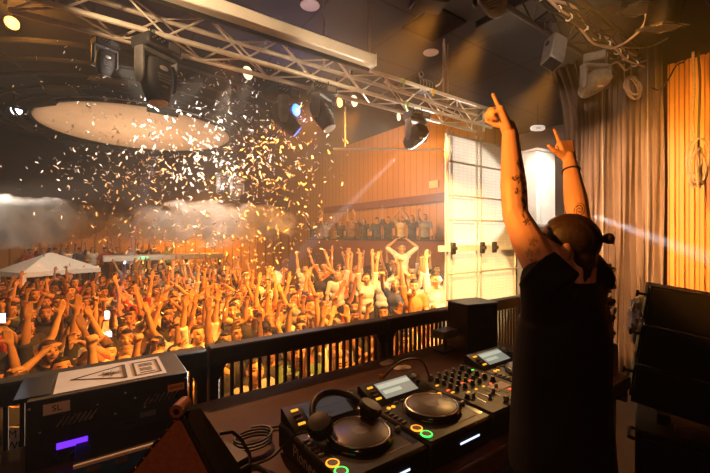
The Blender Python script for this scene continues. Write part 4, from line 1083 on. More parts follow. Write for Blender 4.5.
# ------------------------------------------------------------------ glowing screen wall on the dance floor
m, nt, b = nodes('translucent_screen_cloth'); M['screen'] = m
out = nt.nodes['Material Output']; nt.nodes.remove(b)
tc = nt.nodes.new('ShaderNodeTexCoord')
br = nt.nodes.new('ShaderNodeTexBrick'); br.offset = 0; br.inputs['Scale'].default_value = 1; br.inputs['Brick Width'].default_value = .12; br.inputs['Row Height'].default_value = .055
br.inputs['Mortar Size'].default_value = .006; br.inputs['Color1'].default_value = (.80,.78,.74,1); br.inputs['Color2'].default_value = (.86,.84,.80,1); br.inputs['Mortar'].default_value = (.72,.69,.63,1)
mp = nt.nodes.new('ShaderNodeMapping'); mp.inputs['Rotation'].default_value = (PI/2,0,0)
nt.links.new(tc.outputs['Object'], mp.inputs['Vector']); nt.links.new(mp.outputs['Vector'], br.inputs['Vector'])
df = nt.nodes.new('ShaderNodeBsdfDiffuse'); tr = nt.nodes.new('ShaderNodeBsdfTranslucent'); ms = nt.nodes.new('ShaderNodeMixShader'); ms.inputs[0].default_value = .55
nt.links.new(br.outputs['Color'], df.inputs['Color']); nt.links.new(br.outputs['Color'], tr.inputs['Color'])
nt.links.new(df.outputs[0], ms.inputs[1]); nt.links.new(tr.outputs[0], ms.inputs[2]); nt.links.new(ms.outputs[0], out.inputs['Surface'])
SX0, SX1, SY, SZ0, SZ1 = 4.86, 6.95, 4.22, -1.25, 3.42
sw = thing('screen_wall', 'tall white translucent screen on a pipe frame, glowing at the truss end', 'screen', (SX0,SY,SZ0))
mb = MB(); mb.box(((SX1-SX0)/2,.03,(SZ1-SZ0)/2), (SX1-SX0,.004,SZ1-SZ0)); mb.build('cloth', M['screen'], sw, False)
M['frame_pipe'] = pm('frame_pipe', (.62,.55,.46), (.7,.63,.54), 20, .45, .3)
for x in (.0,.10,.78,.90,2.0):
    mb = MB(); mb.cyl((x,-.03,0),(x,-.03,SZ1-SZ0+.05), .020, n=10); mb.build('upright', M['frame_pipe'], sw)
for i,z in enumerate((3.38,2.93,2.36,1.95,1.03,.35)):
    zz = z-SZ0; mb = MB(); mb.cyl((0,-.05,zz),(SX1-SX0,-.05,zz), .016, n=10); mb.build('crossbar', M['frame_pipe'], sw)
zz = 1.46-SZ0
mb = MB(); mb.box(((SX1-SX0)/2-.1,-.07,zz), (SX1-SX0+.3,.05,.10)); mb.build('clamp_rail', M['alu'], sw)
for x in (.05,.84,1.2):
    mb = MB(); mb.box((x,-.11,zz), (.10,.05,.20), bev=.01); mb.cyl((x,-.13,zz),(x,-.18,zz), .03, n=12); mb.build('clamp', M['dark_metal'], sw)
cb = thing('white_cabinet', 'tall white cabinet seen between the raised arms', 'cabinet', at(536,154,8.3) * 1.0)
c0 = cb.location.copy(); cb.location = (c0.x, c0.y, -1.25); hh = c0.z + 1.25
mb = MB(); mb.box((0,0,hh/2), (.62,.5,hh), bev=.01); mb.build('body', M['white'], cb)
mb = MB(); mb.box((0,0,hh+.02), (.70,.58,.05)); mb.build('top', M['white'], cb)
mb = MB(); mb.box((.02,-.255,hh/2), (.42,.012,hh-.3)); mb.build('door', M['white'], cb)
for z in (.62,.66):
    mb = MB(); mb.box((0,-.30,hh*z), (1.1,.06,.05)); mb.build('rail', M['frame_pipe'], cb)
cb.rotation_euler = (0,0,R(-8))

# ------------------------------------------------------------------ the hall
dc = thing('ceiling_disc', 'big round cream ceiling panel floating under the hall ceiling', 'ceiling panel', (1.32,14.43,5.22))
mb = MB(); mb.lathe([(2.80,0),(2.85,.05),(2.85,.12),(.05,.12)], n=72); 
mb.build('disc', M['disc'], dc)
mb = MB(); mb.tube([(2.86*math.cos(a),2.86*math.sin(a),.03) for a in [2*PI*i/90 for i in range(90)]], .045, 8, True); mb.build('rim', M['dark_metal'], dc)
rn = thing('ring_rig', 'concentric dark ring rig carrying tubes around the cream ceiling panel', 'lighting rig', (1.32,14.43,5.25))
for r_,z,w in ((3.2,.02,.045),(3.6,.06,.05),(4.1,.14,.05),(4.6,.24,.045),(5.1,.38,.06)):
    mb = MB(); mb.tube([(r_*math.cos(a),r_*math.sin(a),z) for a in [2*PI*i/110 for i in range(110)]], w, 7, True); mb.build('ring', M['ringm'] if 'ringm' in M else M['dark_metal'], rn)
for k in range(16):
    a = 2*PI*k/16+.1; c, s = math.cos(a), math.sin(a)
    mb = MB(); mb.cyl((2.9*c,2.9*s,.04),(5.1*c,5.1*s,.38), .035, n=8); mb.build('spoke', M['dark_metal'], rn)
for k in range(20):
    a = 2*PI*k/20+.07; rr = 3.15+.5*(k%3)
    p = V((rr*math.cos(a),rr*math.sin(a),-.16+.1*(k%3))); d = V((-math.sin(a),math.cos(a),0))
    mb = MB(); mb.cyl(p-d*.38, p+d*.38, .10, n=14); mb.build('tube_light', M['dark_metal'], rn)
def ball(name, label, p, r, mat, emat=None):
    t = thing(name, label, 'lamp', p)
    mb = MB(); mb.ell((0,0,0), (r,r*.6,r), n=20, m=12); mb.build('bulb', M[mat], t)
    mb = MB(); mb.lathe([(r*1.05,-.02),(r*1.1,.0),(r*.9,r*.9),(r*.4,r*1.2)], (0,.03,0), Matrix.Rotation(-PI/2,3,'X'), 22); mb.build('housing', M['dark_metal'], t)
    mb = MB(); mb.cyl((0,.05,r),(0,.05,r+.5), .02, n=8); mb.build('hanger', M['dark_metal'], t)
    t.rotation_euler = (0,0,R(30) - 0)
    return t
ball('hall_lamp', 'bright orange glowing lamp high in the top left corner', at(12,23,7.2), .12, 'warm_bulb')
ball('hall_lamp', 'pale round lamp under the truss at the left of the tilted head', at(247.5,73,6.6), .115, 'pale_bulb')
ball('hall_lamp', 'small bright warm lamp behind the truss, left of the two side by side', at(339.5,102.5,6.9), .085, 'warm_bulb')
ball('hall_lamp', 'pale round lamp behind the truss, right of the two side by side', at(354,101,6.6), .10, 'pale_bulb')
ball('hall_lamp', 'small warm lamp hanging from the truss beside the third lamp head', at(398.5,117,6.2), .06, 'pale_bulb')
ball('blue_lamp', 'blue glowing lamp behind the tilted head of the truss', at(296,110,6.3), .10, 'blue_bulb')
wl = thing('wall_spot', 'cool white spotlight shining along the cream ceiling panel', 'lamp', at(14,111,11.2), R(-60))
mb = MB(); mb.lathe([(.10,-.3),(.16,-.1),(.17,.12),(.15,.14),(.12,.10)], (0,0,0), Matrix.Rotation(PI/2,3,'Y'), 22); mb.build('can', M['grey_plastic'], wl)
mb = MB(); mb.cyl((.10,0,0),(.125,0,0), .13, n=20); mb.build('lens', M['cool_bulb'], wl)
mb = MB(); mb.cyl((0,0,.1),(0,0,.7), .02, n=8); mb.build('hanger', M['dark_metal'], wl)
# horizontal pipe and drop under the hall ceiling
tag(MB().cyl((0,0,0),(3.0,-2.0,0), .03, n=8).build('hall_pipe', M['alu'], None, loc=at(333,149,10.4)), 'thin horizontal pipe hanging across the top of the orange hall wall', 'pipe')
tag(MB().cyl((0,0,0),(0,0,1.15), .022, n=8).build('drop_pipe', M['alu'], None, loc=at(345.5,147,10.6)), 'thin vertical drop pipe under the bright warm lamp', 'pipe')
# gallery along the right wall
gx = 9.0
gal = thing('gallery', 'raised gallery with dark red parapet along the orange hall wall', 'gallery', (gx,12.0,-1.25))
mb = MB(); mb.box((.55,-.2,1.85), (1.1,10.4,.25)); mb.build('floor_slab', M['band'], gal)
mb = MB(); mb.box((.02,-.2,2.35), (.10,10.4,.80)); mb.build('parapet', M['band'], gal)
mb = MB(); mb.box((.02,-.2,2.78), (.16,10.4,.06)); mb.build('parapet_rail', M['dark_metal'], gal)
mb = MB(); mb.box((1.02,-.2,4.30), (.12,10.4,.30)); mb.build('soffit', M['band'], gal)
for y in (-5.2,-2,1.5,4.8):
    mb = MB(); mb.box((.08,y,.86), (.16,.16,1.72)); mb.build('post', M['band'], gal)
st = thing('stair_rail', 'dark handrail sloping down from the gallery to the floor', 'handrail', (gx-.05,6.75,-1.25))
mb = MB(); mb.tube([(0,0,2.75),(0,-.5,2.55),(0,-2.6,1.0)], .035, 8); mb.build('rail', M['dark_metal'], st)
for k in range(5):
    y = -.2-.55*k; z = 2.66-.38*k; mb = MB(); mb.cyl((0,y,max(z-1.0,0)),(0,y,z), .02, n=8); mb.build('post', M['dark_metal'], st)
mb = MB()
for k in range(8): mb.box((.5,-.15-.3*k,1.72-.21*k-.1), (1.0,.3,.2))
mb.build('stair_flight', M['band'], st, False)
tag(MB().box((0,0,0), (.05,.42,.26)).build('wall_sign', M['paper'], None, loc=(10.05,9.3,3.55)), 'small pale sign high on the orange hall wall', 'sign')
# bar ledge, pale canopy
lg = thing('bar_canopy', 'long pale bar counter canopy at the back of the hall', 'bar', (2.7,18.6,-1.25))
mb = MB(); mb.box((0,0,1.99), (4.8,1.2,.22), bev=.02); mb.build('canopy', M['white'], lg)
mb = MB(); mb.box((0,.3,.55), (4.6,.5,1.1)); mb.build('counter', M['dark_wall'], lg)
for x in (-2.3,-.8,.8,2.3):
    mb = MB(); mb.box((x,0,.95), (.12,.12,1.9)); mb.build('post', M['dark_metal'], lg)
tn = thing('canopy_tent', 'white peaked canopy tent at the back left of the dance floor', 'tent', (-1.25,16.8,-1.25), R(30))
hw, hd, ez, az = 1.18, .85, 1.76, 2.34
mb = MB(); vs = [V((-hw,-hd,ez)),V((hw,-hd,ez)),V((hw,hd,ez)),V((-hw,hd,ez)),V((-.08,0,az)),V((.08,0,az))]
mb.add(vs+[v+V((0,0,-.03)) for v in vs], [(0,1,5,4),(1,2,5),(2,3,4,5),(3,0,4),(7,6,10,11),(8,7,11),(9,8,11,10) if False else (9,8,11,10),(6,9,10),(1,0,6,7),(2,1,7,8),(3,2,8,9),(0,3,9,6)]); mb.build('roof', M['white'], tn, False)
mb = MB()
for s in (-1,1): mb.box((0,s*hd,ez-.07), (2*hw,.02,.16)); mb.box((s*hw,0,ez-.07), (.02,2*hd,.16))
mb.build('valance', M['white'], tn)
for sx in (-1,1):
    for sy in (-1,1):
        mb = MB(); mb.box((sx*(hw-.06),sy*(hd-.06),ez/2), (.12,.12,ez)); mb.build('leg', M['white'], tn)
mb = MB(); mb.box((0,-hd+.1,.82), (2*hw-.2,.3,.55), bev=.02); mb.build('counter', M['white'], tn)
mb = MB(); mb.box((0,hd-.2,1.2), (2*hw-.2,.1,.7)); mb.build('back_panel', M['dark_wall'], tn)
es = thing('exit_light', 'small green lit sign over the bar canopy', 'sign', (1.72,17.97,.74))
mb = MB(); mb.box((0,0,0), (.34,.05,.11), bev=.008); mb.build('housing', M['exit_green'], es)
mb = MB(); mb.box((0,0,-.07), (.36,.07,.03)); mb.build('base', M['dark_metal'], es)
# riser on the right for the guests there
rs = tag(MB().box((0,0,.2), (4.4,5.6,.4), bev=.02).build('dance_platform', M['dark_wall'], None, loc=(6.75,7.3,-1.25)), 'low dark platform under the guests beside the screen wall', 'platform')
# ------------------------------------------------------------------ the crowd
random.seed(21)
KINDS = [  # left arm, right arm, left hand, right hand, hair, words
 ('straight','vee',OPEN,OPEN,'short','both arms thrown up'),
 ('vee','vee',OPEN,HALF,'short','both arms spread up in a V'),
 ('straight','down',POINT,OPEN,'short','one finger pointed up'),
 ('down','straight',OPEN,FIST,'short','one fist raised'),
 ('clap','clap',OPEN,OPEN,'long','hands clapping overhead'),
 ('heart','heart',HALF,HALF,'short','hands joined over the head'),
 ('bent','straight',HALF,OPEN,'long','one palm high, other bent'),
 ('forward','forward',OPEN,HALF,'short','both hands reaching forward'),
 ('phone','down',FIST,OPEN,'cap','one hand held up in front'),
 ('lean','straight',OPEN,OPEN,'bun','arms swaying high together'),
 ('straight','bent',HORN,HALF,'cap','horn sign raised'),
 ('wide','wide',OPEN,OPEN,'short','arms flung wide'),
 ('forward','vee',HALF,OPEN,'long','one arm forward, one up'),
 ('down','forward',OPEN,POINT,'short','pointing at the stage'),
 ('straight','straight',OPEN,OPEN,'short','both palms straight up'),
 ('down','bent',OPEN,HALF,'long','one elbow raised'),
 ('low','low',HALF,HALF,'short','hands held low'),
 ('low','forward',HALF,OPEN,'long','one hand reaching out'),
]
PROTO = []
for i,(pl,pr,hl,hr,hair,wd) in enumerate(KINDS):
    PROTO.append(make_person('guest', pl, pr, hl, hr, hair, .08, random.uniform(.0,.28), .0115, 1.0 if hair not in ('long','bun') else .9, .45+.2*(i%3)))
TOPS = [('white',(.72,.68,.62)),('black',(.03,.027,.027)),('grey',(.26,.24,.23)),('cream',(.60,.50,.38)),('dark blue',(.05,.06,.12)),('red',(.42,.06,.04)),('brown',(.20,.10,.06)),('green',(.10,.17,.08)),('pale blue',(.38,.44,.52)),('orange',(.60,.24,.06))]
TW = [15,30,11,6,12,6,9,4,4,3]
HAIRS = [('black hair',(.015,.011,.010)),('brown hair',(.06,.03,.018)),('dark hair',(.03,.017,.012)),('fair hair',(.30,.18,.08))]
ORD = ['front','second','third','fourth','fifth','sixth','seventh','eighth','ninth','tenth','eleventh','twelfth','thirteenth','fourteenth','fifteenth','sixteenth','seventeenth','eighteenth','nineteenth','twentieth','twenty-first','twenty-second','twenty-third','twenty-fourth','twenty-fifth','twenty-sixth','twenty-seventh','twenty-eighth','twenty-ninth','thirtieth']
def add_person(kind, loc, rz, scale, top, hair_c, skin, label, group):
    body, hm, tm = PROTO[kind]
    o = put('person', body, None, loc, rz); o.scale = (scale,)*3
    o.color = (*skin,1); tag(o, label, 'person', group)
    h = put('cap' if KINDS[kind][4]=='cap' else 'hair', hm, o); h.color = (*hair_c,1)
    t = put('top', tm, o); t.color = (*top,1)
    return o
def face_stage(x, y, tx=1.2, ty=.8): return math.atan2(-(tx-x), ty-y)
def look(kind, place):
    ti = random.choices(range(len(TOPS)), TW)[0]; hi = random.choices(range(4), (34,28,30,8))[0]
    sk = random.choice([(.62,.34,.15),(.54,.28,.12),(.66,.39,.19),(.36,.18,.08),(.60,.32,.14)])
    hc = HAIRS[hi][1]
    return TOPS[ti], hc, sk
people = []
row = 0; y = 3.0; total = 0
while y < 17.3:
    sx = .50 + .022*max(0,y-4); sy = .56 + .024*max(0,y-4)
    xs = []; x = -4.0 + random.uniform(0,sx)
    while x < 8.6:
        px, py, F = px_of((x,y,.40))
        if -22 < px < 458 and F > 1.5 and not (x > 4.2 and y > 3.4) and not (-3.1 < x < .9 and y > 14.9) and not (px < 98 and F > 10.4): xs.append(x)
        x += sx*random.uniform(.88,1.14)
    people.append((y, xs)); total += len(xs); row += 1; y += sy
for r, (y, xs) in enumerate(people):
    for c, x in enumerate(xs):
        k = random.choices(range(18), (5,5,8,8,7,5,6,7,8,4,5,4,6,7,3,7,9,8))[0]
        # fewer raised arms in the nearest rows, where they would hide the rest
        if y < 4.2 and KINDS[k][0] in ('straight','vee') and random.random() < .6: k = random.choice((7,8,13,15))
        if px_of((x,y,.4))[0] < 105 and y > 6.5: k = random.choice((13,15,16,17,7))
        top, hc, sk = look(k, 0)
        yy = y + random.uniform(-.09,.09); s = random.uniform(.93,1.05)
        if c == 0: pos = 'leftmost in the '+ORD[r]+' row of the crowd'
        elif c == len(xs)-1: pos = 'rightmost in the '+ORD[r]+' row of the crowd'
        elif c < len(xs)/2: pos = ORD[c].replace('front','first')+' from left, '+ORD[r]+' row'
        else: pos = ORD[len(xs)-1-c].replace('front','first')+' from right, '+ORD[r]+' row'
        lab = 'person in %s top, %s, %s' % (top[0], KINDS[k][5], pos)
        if len(lab.split()) > 16: lab = 'person in %s, %s, %s' % (top[0], KINDS[k][5], pos)
        if len(lab.split()) > 16: lab = 'person in %s, arms raised, %s' % (top[0], pos)
        add_person(k, (x,yy,-1.25), face_stage(x,yy)+random.uniform(-.3,.3), s, top[1], hc, sk, lab, 'dancing crowd on the hall floor')
print('CROWD', total, 'rows', len(people))
# guests on the platform by the screen
plat = []
i = 0
words_p = ['first','second','third','fourth','fifth','sixth','seventh','eighth','ninth','tenth']
for r,(y0,n) in enumerate(((4.85,6),(5.6,6),(6.4,7),(7.2,7),(8.2,7),(9.3,7))):
    for c in range(n):
        x = 4.75 + .62*c + random.uniform(-.12,.12) + (0 if r else 0); yy = y0 + random.uniform(-.15,.15)
        px, py, F = px_of((x,yy,.8))
        if px > 443: continue
        k = random.choice((0,2,5,6,7,9,12,13,14,3)); top, hc, sk = look(k,0)
        if random.random() < .35: top = TOPS[0]
        lab = 'person in %s, %s, %s from left, platform row %s' % (top[0], KINDS[k][5], words_p[c], ['one','two','three','four','five','six'][r])
        add_person(k, (x,yy,-.85), face_stage(x,yy)+random.uniform(-.25,.25), random.uniform(.95,1.04), top[1], hc, sk, lab, 'guests on the dance platform')
p = at(402,249,9.6)
add_person(5, (p.x,p.y,p.z-1.60), face_stage(p.x,p.y), 1.0, (.78,.72,.62), HAIRS[2][1], (.62,.34,.16), 'person in pale shirt standing above everyone, hands joined over the head', None)
tag(MB().box((0,0,.0), (.5,.5,(p.z-1.60)+.85), bev=.02).build('podium', M['dark_wall'], None, loc=(p.x,p.y,(-.85+p.z-1.60)/2)), 'added dark podium under the pale-shirted person with joined hands', 'podium')  # unseen podium, added only to hold the raised person up
p = at(268,292,8.9)
add_person(15, (p.x,p.y,-1.08), face_stage(p.x,p.y), 1.0, (.85,.80,.74), HAIRS[0][1], (.62,.34,.16), 'person in bright white tee standing out above the middle of the crowd', None)
tag(MB().box((0,0,.08), (.5,.5,.17), bev=.02).build('podium', M['dark_wall'], None, loc=(p.x,p.y,-1.25)), 'added low dark box under the person in the bright white tee', 'podium')  # unseen box, added to support the person in white
for i,(px,k,ti) in enumerate(((313,1,1),(326,6,2),(340,13,1),(352,9,6),(364,15,1),(377,8,4),(388,3,1),(401,4,3),(412,15,1),(425,13,2))):
    F = 11.2 - (px-313)*.012; p = at(px,225,F); xx = 9.45; 
    # stand on the gallery floor just behind its parapet
    r_ = (px-355)/FOC; yy = (xx*(RGT.x - r_*FWD.x))/(r_*FWD.y - RGT.y)
    o = add_person(k, (xx,yy,.72), face_stage(xx,yy), 1.0, TOPS[ti][1], HAIRS[i%3][1], (.5,.28,.18), 'person in %s, %s, %s from left behind gallery parapet' % (TOPS[ti][0], KINDS[k][5], words_p[i]), 'guests on the gallery')
for i,(px,k,ti) in enumerate(((58,8,1),(70,15,1),(18,13,4),(47,13,2))):
    p = at(px,270,11.9 if i<2 else 13.0)
    add_person(k, (p.x,p.y,-1.25), face_stage(p.x,p.y), 1.0, TOPS[ti][1], HAIRS[0][1], (.5,.28,.18), ['person in black standing just right of the tent opening','person in black beside the tent leg, right of the other','person in dark blue under the tent edge','person in grey inside the canopy tent'][i], None)
for i in range(12):
    px = 30+12.5*i; r_ = (px-355)/FOC; yq = 20.3; p = V(((yq*(r_*FWD.y-RGT.y))/(RGT.x-r_*FWD.x), yq, 0)); k = random.choice((2,3,8,13,15,7))
    add_person(k, (p.x,p.y,-.55), face_stage(p.x,p.y), 1.0, random.choice(TOPS)[1], HAIRS[0][1], (.45,.25,.16), 'person %s from left on the raised bar floor behind the tent' % (words_p+['eleventh','twelfth','thirteenth','fourteenth','fifteenth','sixteenth'])[i], 'guests behind the bar canopy')
tag(MB().box((0,0,.35), (9.5,2.6,.7), bev=.02).build('raised_floor', M['dark_wall'], None, loc=(1.6,20.0,-1.25)), 'raised dark floor behind the bar canopy at the back', 'platform')
for i,(px,py,F,lab) in enumerate(((3,318,5.6,'lit phone held up at the left edge over the crowd'),(107,315,6.4,'lit phone standing out above the laser box, upper of two'),(109,336,5.4,'lit phone standing out above the laser box, lower of two'),(46,348,4.4,'small lit phone held beside the nearest raised fist'))):
    ph = thing('phone', lab, 'phone', at(px,py,F), R(-20))
    mb = MB(); s = .6 if i==3 else 1; mb.box((0,0,0), (.075*s,.009,.15*s), R_ if False else None, .004); mb.build('case', M['black_plastic'], ph)
    mb = MB(); mb.box((0,-.006,0), (.068*s,.003,.138*s)); mb.build('screen', M['phone_glow'], ph)

# ------------------------------------------------------------------ confetti in the air
random.seed(77)
M['confetti'] = pm('white_foil_paper', (.90,.89,.87), (.94,.93,.91), 3, .5)
CM = []
for k in range(5):
    mb = MB(); L = .046+.005*k; w = .0155; b = .004*(k-1)
    rings = []
    for i in range(5):
        t = i/4-.5; z = b*(1-4*t*t)
        rings.append([V((t*L,-w/2,z)),V((t*L,w/2,z)),V((t*L,w/2,z+.0008)),V((t*L,-w/2,z+.0008))])
    mb.loft(rings); CM.append(mb.mesh('confetti', M['confetti'], False))
def conf_point():
    u = random.random()
    if u < .30: px, py = random.gauss(262,34), random.gauss(165,42)
    elif u < .58: px, py = random.gauss(150,48), random.gauss(160,36)
    elif u < .70: px, py = random.uniform(60,330), random.uniform(40,270)
    elif u < .93: px, py = random.gauss(225,75), random.uniform(225,325)
    else: px, py = random.uniform(0,345), random.uniform(20,330)
    return px, py
pts = []
while len(pts) < 2300:
    px, py = conf_point(); F = 4.3 + 5.2*random.random()**1.1
    if not (-5 < px < 350 and 12 < py < 335): continue
    p = at(px,py,F)
    if p.z > 5.6 or (p.z > 4.4 and p.y < 6.3) or p.z < -.1 or p.y < 4.15: continue
    pts.append((F,p))
pts.sort(key=lambda t: t[0])
rest = MB()
for i,(F,p) in enumerate(pts):
    e = (random.uniform(-1.2,1.2), random.uniform(-1.2,1.2), random.uniform(0,6.28)); s = random.uniform(.7,1.25)*min(1.25,(F/6.0)**.5)
    if i < 300:
        o = put('confetti', CM[i%5], None, p); o.rotation_euler = e; o.scale = (s,s,s)
        tag(o, 'white strip of confetti fluttering in the air over the crowd', 'confetti', 'confetti strips in the air')
    else:
        me = CM[i%5]; from mathutils import Euler
        T = Matrix.Translation(p) @ Euler(e).to_matrix().to_4x4() @ Matrix.Scale(s,4)
        rest.T = T; rest.add([v.co for v in me.vertices], [tuple(f.vertices) for f in me.polygons])
rest.T = None
o = rest.build('confetti_cloud', M['confetti'], None, False); tag(o, 'cloud of smaller white confetti strips drifting further back over the crowd', 'confetti', kind='stuff')

# ------------------------------------------------------------------ smoke
def smoke(name, label, c, size, yaw, dens, scale, seed, thr=.42):
    m = bpy.data.materials.new(name+'_volume'); m.use_nodes = True; nt = m.node_tree
    for n in list(nt.nodes): nt.nodes.remove(n)
    out = nt.nodes.new('ShaderNodeOutputMaterial'); vs = nt.nodes.new('ShaderNodeVolumeScatter'); vs.inputs['Color'].default_value = (.93,.88,.84,1); vs.inputs['Anisotropy'].default_value = .1
    tc = nt.nodes.new('ShaderNodeTexCoord'); nz = nt.nodes.new('ShaderNodeTexNoise'); nz.inputs['Scale'].default_value = scale; nz.inputs['Detail'].default_value = 5; nz.inputs['Distortion'].default_value = .8
    mp = nt.nodes.new('ShaderNodeMapping'); mp.inputs['Location'].default_value = (seed,seed*2,0); nt.links.new(tc.outputs['Object'], mp.inputs['Vector']); nt.links.new(mp.outputs['Vector'], nz.inputs['Vector'])
    dv = nt.nodes.new('ShaderNodeVectorMath'); dv.operation = 'DIVIDE'; dv.inputs[1].default_value = tuple(s/2 for s in size); nt.links.new(tc.outputs['Object'], dv.inputs[0])
    ln = nt.nodes.new('ShaderNodeVectorMath'); ln.operation = 'LENGTH'; nt.links.new(dv.outputs['Vector'], ln.inputs[0])
    wb = nt.nodes.new('ShaderNodeMath'); wb.operation = 'MULTIPLY_ADD'; wb.inputs[1].default_value = 2.4; wb.inputs[2].default_value = -1.2; nt.links.new(nz.outputs['Fac'], wb.inputs[0])
    sm_ = nt.nodes.new('ShaderNodeMath'); sm_.operation = 'SUBTRACT'; nt.links.new(ln.outputs['Value'], sm_.inputs[0]); nt.links.new(wb.outputs[0], sm_.inputs[1])
    lim = nt.nodes.new('ShaderNodeMath'); lim.operation = 'MAXIMUM'; nt.links.new(sm_.outputs[0], lim.inputs[0])
    l2 = nt.nodes.new('ShaderNodeMapRange'); l2.inputs['From Min'].default_value = .75; l2.inputs['From Max'].default_value = 1.0; nt.links.new(ln.outputs['Value'], l2.inputs['Value']); nt.links.new(l2.outputs[0], lim.inputs[1])
    a = nt.nodes.new('ShaderNodeMapRange'); a.inputs['From Min'].default_value = .85; a.inputs['From Max'].default_value = .35; nt.links.new(lim.outputs[0], a.inputs['Value'])
    b = nt.nodes.new('ShaderNodeMapRange'); b.inputs['From Min'].default_value = thr-.12; b.inputs['From Max'].default_value = thr+.16; nt.links.new(nz.outputs['Fac'], b.inputs['Value'])
    mu = nt.nodes.new('ShaderNodeMath'); mu.operation = 'MULTIPLY'; nt.links.new(a.outputs[0], mu.inputs[0]); nt.links.new(b.outputs[0], mu.inputs[1])
    m2 = nt.nodes.new('ShaderNodeMath'); m2.operation = 'MULTIPLY'; m2.inputs[1].default_value = dens; nt.links.new(mu.outputs[0], m2.inputs[0])
    nt.links.new(m2.outputs[0], vs.inputs['Density']); nt.links.new(vs.outputs[0], out.inputs['Volume'])
    mb = MB(); mb.ell((0,0,0), tuple(s/2 for s in size), n=32, m=20); o = mb.build(name, m, None, loc=c); o.rotation_euler = (0,0,yaw)
    return tag(o, label, 'smoke', kind='stuff')
smoke('smoke', 'pale smoke cloud drifting at the left over the canopy tent', at(8,222,10.0), (5.4,2.4,1.6), R(-35), 7.0, 1.7, 3.1)
smoke('smoke', 'pale smoke jet tapering toward the orange wall above the crowd', at(205,224,9.6), (5.6,2.0,1.35), R(-38), 6.0, 1.8, 7.7)
smoke('smoke', 'thin smoke veil between the two pale smoke clouds', at(110,226,10.4), (4.2,2.0,1.3), R(-35), .9, 1.2, 12.3)
AMB = .28; HAZE = .0078; EXPO = 0.35
# ------------------------------------------------------------------ light
W = bpy.data.worlds.new('night_hall'); S.world = W; W.use_nodes = True
nt = W.node_tree; bg = nt.nodes['Background']; bg.inputs['Color'].default_value = (.18,.065,.045,1); bg.inputs['Strength'].default_value = AMB
HAZE_ON = HAZE > 0
if HAZE_ON:
    vs = nt.nodes.new('ShaderNodeVolumeScatter'); vs.inputs['Color'].default_value = (1,.95,.9,1); vs.inputs['Density'].default_value = HAZE; vs.inputs['Anisotropy'].default_value = .25
    nt.links.new(vs.outputs[0], nt.nodes['World Output'].inputs['Volume'])
def spot(name, loc, target, color, power, angle, blend=.6, size=.06):
    l = bpy.data.lights.new(name, 'SPOT'); l.energy = power; l.color = color; l.spot_size = R(angle); l.spot_blend = blend; l.shadow_soft_size = size
    o = bpy.data.objects.new(name, l); COL.objects.link(o); o.location = loc
    o.rotation_euler = (V(target)-V(loc)).to_track_quat('-Z','Y').to_euler(); return o
def point(name, loc, color, power, size=.1):
    l = bpy.data.lights.new(name, 'POINT'); l.energy = power; l.color = color; l.shadow_soft_size = size
    o = bpy.data.objects.new(name, l); COL.objects.link(o); o.location = loc; return o
ORANGE = (1.0,.29,.02); AMBER = (1.0,.46,.12); COOL = (.68,.80,1.0); WARMW = (1.0,.66,.36)
# washes from the truss and the stage rig over the crowd
for x,tx,ty,pw in ((2.4,.6,8.0,1300),(2.95,1.2,9.5,1000),(4.75,3.6,8.5,1450)):
    spot('crowd_wash_light', (x,TY+.22,3.36), (tx,ty,-.3), ORANGE, pw, 84, .8, .05)
spot('crowd_wash_light', (4.75,TY+.22,3.30), (1.5,14.0,-.2), ORANGE, 1250, 44, .8, .05)
for x,tx in ((1.5,-.1),(2.0,1.6),(3.1,3.4)):
    spot('front_wash_light', (x+.5,RY+.15,3.3), (tx,4.1,-.4), (1.0,.38,.05), 1200, 54, .6)
spot('platform_light', (4.3,TY+.2,3.2), (6.0,6.0,.3), (1.0,.48,.08), 700, 50, .8)
spot('wall_wash_light', (4.0,9.5,5.6), (10.1,12.0,2.2), (1.0,.44,.06), 2100, 95, .9)
spot('wall_wash_light', (4.8,17.0,4.6), (4.9,21.4,.9), (1.0,.44,.06), 2300, 72, .8)
spot('disc_fill_light', (1.32,14.4,2.3), (1.32,14.43,5.2), (1.0,.64,.38), 380, 92, .2)  # spot added under the disc to light it, no fixture there
spot('disc_streak_light', at(19,112,11.2), at(60,121,12.2), COOL, 260, 40, .5)
spot('confetti_light', (4.4,4.2,3.3), (.6,7.6,3.3), (1.0,.84,.64), 1500, 44, .8)
spot('confetti_light', (.2,4.2,3.3), (2.2,7.6,3.0), (1.0,.84,.64), 900, 44, .8)
spot('smoke_fill_light', (-5.4,16.5,2.7), (1.9,10.5,2.0), (1.0,.80,.62), 9000, 22, .8)  # spot added only to brighten the smoke, like the later ones aimed there
bs = thing('assumed_beam_stand', 'small assumed beam light on an added pole, hidden behind the performer head', 'stage light', (4.93,2.13,0))  # beam source assumed behind the performer; pole, base and can are added
mb = MB(); mb.cyl((0,0,0),(0,0,1.86), .02, n=10); mb.build('pole', M['dark_metal'], bs)
mb = MB(); mb.cyl((0,0,0),(0,0,.03), .18, n=20); mb.build('base', M['dark_metal'], bs)
mb = MB(); mb.cyl((0,.16,1.99),(0,-.02,1.96), .07,.08, n=18); h = mb.build('can', M['par_black'], bs)
mb = MB(); mb.cyl((0,-.015,1.96),(0,-.022,1.958), .07, n=18); mb.build('lens', M['cool_bulb'], h)
mh = V((3.64,3.97,2.89)); tg = at(300,254,14.0)
spot('beam_light', mh, tg, (.80,.86,1.0), 60000, 3.2, .3, .03)
b0 = V((4.93,2.09,1.955)); spot('beam_light', b0, at(720,262,3.6), (.74,.84,1.0), 26000, 8, .5, .03)  # light of the assumed lamp on the added stand
spot('beam_light', (.52,3.72,2.72), at(112,322,6.0), (.55,.62,1.0), 42000, 2.2, .4, .03)
spot('lamp_glow', at(341,104,6.5), (5.6,8.0,.8), (1,.55,.18), 700, 84, .9, .08)
